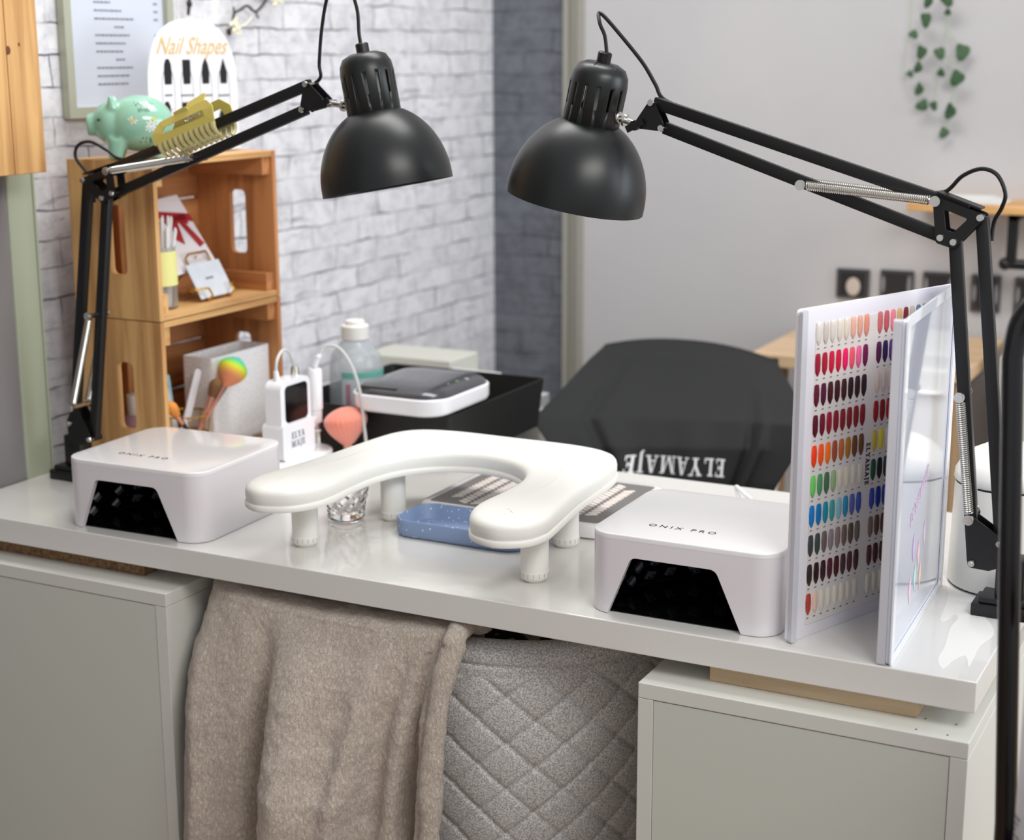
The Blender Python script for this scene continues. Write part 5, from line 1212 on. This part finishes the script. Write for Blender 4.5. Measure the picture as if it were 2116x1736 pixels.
b = B(); pa_ = px(1885, 415, y=1.62); pb_ = px(2075, 415, y=1.62)
for k in range(4): b.box(pa_.x+.004*k, pb_.x-.010*k, 1.615+.003*k, 1.70, 1.0908+.0026*k, 1.0930+.0026*k)
b.obj('paper_stack', M('white_paper', (220, 220, 218), .6), None, smooth=False, at=(-.36, 1.65, 1.0906), label='low stack of white paper on the wall shelf', cat='paper')
fr = [((1732, 553), (1796, 617), 'small dark wall picture with a pale oval, leftmost of the row under the shelf', 1), ((1822, 556), (1887, 620), 'small dark wall picture, second from the left under the shelf', 0), ((1910, 560), (1972, 624), 'small dark wall picture beside the left bar of the right lamp', 0), ((2010, 566), (2066, 646), 'small dark wall picture between the two bars of the right lamp', 0), ((2100, 572), (2160, 650), 'small dark wall picture at the right edge behind the black trolley frame', 0)]
for (a, c, lb, ov) in fr:
    p, q = px(*a, y=YB-.013), px(*c, y=YB-.013); t = thing('wall_picture', lb, 'picture', ((p.x+q.x)/2, YB-.013, q.z), 'row of small dark pictures on the back wall')
    b = B(); b.box(p.x, q.x, YB-.022, YB-.0128, q.z, p.z, .001); b.obj('frame', M('dark_frame', (66, 64, 66), .35), t, smooth=False)
    b = B(); b.box(p.x+.008, q.x-.008, YB-.0232, YB-.0222, q.z+.006, p.z-.006); b.obj('print', M('near_black_print', (44, 42, 44), .3), t, smooth=False)
    b = B()
    if ov: b.ball(((p.x+q.x)/2+.002, YB-.0236, (p.z+q.z)/2-.006), 1, (.015, .0006, .019), 3)
    else: b.ball((q.x-.008, YB-.0236, (p.z+q.z)/2), 1, (.004, .0006, .022), 2); b.ball((p.x+.007, YB-.0236, (p.z+q.z)/2), 1, (.004, .0006, .018), 2)
    b.obj('pale_motif', M('beige_motif', (190, 178, 166), .5) if ov else M('grey_motif', (128, 126, 128), .5), t)  # pale oval on the leftmost picture, grey side slivers on the others
t = thing('white_cabinet', 'white two-drawer cabinet against the back wall at the right edge', 'cabinet', (.05, 1.6, 0))
q = px(2066, 738, y=1.46); zc_ = q.z
b = B(); b.box(q.x, .45, 1.46, 1.735, .06, zc_, .004); b.obj('body', mCab, t, smooth=False)
for k in range(3):
    b = B(); b.box(q.x+.012, .44, 1.450, 1.4595, .08+k*(zc_-.1)/3, .07+(k+1)*(zc_-.1)/3, .003); d = b.obj('drawer', mSatin, t, smooth=False)
    b = B(); b.box(.06, .16, 1.438, 1.4495, .07+(k+.8)*(zc_-.1)/3, .078+(k+.8)*(zc_-.1)/3, .002); b.obj('handle', mChrome, d, smooth=False)
b = B(); b.box(q.x+.01, .44, 1.47, 1.725, 0, .0598); b.obj('plinth', mCab, t, smooth=False)
t = thing('ivy_garland', 'artificial ivy trailing down the back wall at the upper right', 'plant', (-.45, 1.72, 1.5))
def IV(u, v, y=1.725): return px(u, v, y=y)
st = B()
for pts in ([(1884, -30), (1880, 60), (1869, 120), (1868, 160), (1878, 195), (1900, 210), (1915, 222)], [(1958, -30), (1956, 60), (1948, 110), (1940, 150), (1932, 205)], [(1956, 60), (1975, 85), (1992, 104)], [(1958, 150), (1970, 190), (1962, 225), (1955, 270)], [(1948, 110), (1966, 130), (1976, 158)]):
    st.tube(catmull([IV(*p) for p in pts], 6), .0011, 6)
st.obj('stems', M('pale_green_stem', (150, 170, 140), .6), t)
lf = B(); rs = random.Random(4)
for (u, v, s_, a) in ((1912, 38, 24, .5), (1918, 0, 20, 0), (1955, -2, 22, 1), (1886, 70, 15, 1.2), (1957, 25, 12, 1.5), (1904, 105, 21, .1), (1898, 137, 19, -.4), (1940, 108, 20, .8), (1988, 104, 26, .2), (1943, 150, 15, 1.4), (1978, 158, 25, -.1), (1879, 152, 12, 1.2), (1900, 182, 20, -.3), (1908, 216, 20, -.9), (1928, 217, 16, .9), (1964, 227, 25, -.2), (1951, 272, 18, -.1)):
    c = IV(u, v, 1.715+rs.uniform(-.01, .008)); s_ = s_*3.45/3286*.62; n_ = 12
    ca, sa = math.cos(a), math.sin(a); yaw = rs.uniform(-.6, .6)
    pts = []
    for k in range(n_):
        th = 2*math.pi*k/n_; r_ = s_*(1+.18*math.cos(3*th)+.22*math.cos(th+math.pi/2)); x, z = r_*math.cos(th)*.85, r_*math.sin(th)
        x, z = x*ca-z*sa, x*sa+z*ca; pts.append(lf.bm.verts.new(c+Vector((x*math.cos(yaw), x*math.sin(yaw), z))))
    ce = lf.bm.verts.new(c+Vector((0, -.003, 0)))
    for k in range(n_): lf.bm.faces.new((ce, pts[k], pts[(k+1) % n_]))
lf.obj('leaves', M('ivy_green', (66, 96, 62), .55, var=(60, (44, 74, 46), .4)), t, ang=80)

# ------------------------------------------------------------------ black trolley at the right edge
t = thing('black_trolley', 'black metal trolley whose rounded frame stands at the right edge of the picture', 'trolley', (.19, -.14, 0))
ty = -.14; ptop = px(2093, 740, y=ty); pb_ = px(2078, 1700, y=ty); r_ = .0098
def frame(y):
    b = B(); x0 = .0475+.0; pts = [Vector((pb_.x+.004, y, .03)), Vector((pb_.x, y, pb_.z)), Vector((ptop.x, y, ptop.z)), Vector((ptop.x+.004, y, ptop.z+.030)), Vector((ptop.x+.016, y, ptop.z+.050)), Vector((ptop.x+.036, y, ptop.z+.060)), Vector((ptop.x+.06, y, ptop.z+.063)), Vector((ptop.x+.26, y, ptop.z+.063)), Vector((ptop.x+.29, y, ptop.z+.055)), Vector((ptop.x+.31, y, ptop.z+.03)), Vector((ptop.x+.315, y, ptop.z)), Vector((ptop.x+.315, y, .03))]
    path = [pts[0], pts[1], pts[2]]+catmull(pts[2:7], 6)[1:]+[pts[7]]+catmull(pts[7:11], 6)[1:]+[pts[11]]
    b.tube(path, r_, 18); return b
frame(ty).obj('frame', M('glossy_black_tube', (10, 11, 14), .25, coat=.3), t)
tx0, tx1 = pb_.x+.0, pb_.x+.31
for zz in (.585, .30, .08):
    b = B(); yb_ = ty+.0; b.box(tx0+.012, tx1, yb_-.33, yb_+.012, zz, zz+.003); 
    for (xa, xb, ya, yb2) in ((tx0+.012, tx0+.015, yb_-.33, yb_+.012), (tx1-.003, tx1, yb_-.33, yb_+.012), (tx0+.012, tx1, yb_+.009, yb_+.012), (tx0+.012, tx1, yb_-.33, yb_-.327)): b.box(xa, xb, ya, yb2, zz+.003, zz+.05)
    b.obj('shelf_basket', mBlackM, t, smooth=False)
for xx in (pb_.x+.004, ptop.x+.315):
    b = B(); b.lathe([(0, -.01), (.022, -.01), (.024, 0), (.022, .01), (0, .01)], Matrix.Translation((xx, ty, .024)) @ Matrix.Rotation(math.pi/2, 4, 'X'), 20); b.obj('caster', mBlackP, t)
bxp = .105; byp = ty-.055
t = thing('product_bottle', 'white bottle with a purple label band and black cap standing in the trolley', 'bottle', (bxp, byp, .588))
q = px(2106, 1550, y=byp); R_ = .036; bxp = q.x+R_+.001; t.location.x = bxp
zt1, zt2, zp1, zp2 = px(2106, 1388, y=byp).z, px(2106, 1366, y=byp).z, px(2106, 1560, y=byp).z, px(2106, 1640, y=byp).z
zz0 = .5885
b = B(); b.lathe([(0, 0), (R_-.002, 0), (R_, .003), (R_, zt1-zz0), (R_-.006, zt1-zz0+.008), (0, zt1-zz0+.008)], Matrix.Translation((bxp, byp, zz0)), 40); b.obj('bottle', M('white_bottle', (214, 214, 218), .3), t)
b = B(); b.lathe([(R_*.86, zt1-zz0+.0085), (R_*.9, zt1-zz0+.010), (R_*.9, zt1-zz0+.04), (0, zt1-zz0+.042)], Matrix.Translation((bxp, byp, zz0)), 32); b.obj('cap', mBlackP, t)
b = B(); b.lathe([(R_+.0004, .02), (R_+.0004, .075)], Matrix.Translation((bxp, byp, zz0)), 40); b.obj('purple_band', M('plum_label', (104, 66, 104), .4), t)
b = B()
for k in range(9): b.lathe([(R_+.0005, .085+.006*k), (R_+.0005, .087+.006*k)], Matrix.Translation((bxp, byp, zz0)), 24, 2.6, 3.6+.1*(k % 3))
b.obj('label_lines', M('print_grey', (110, 104, 104), .6), t)
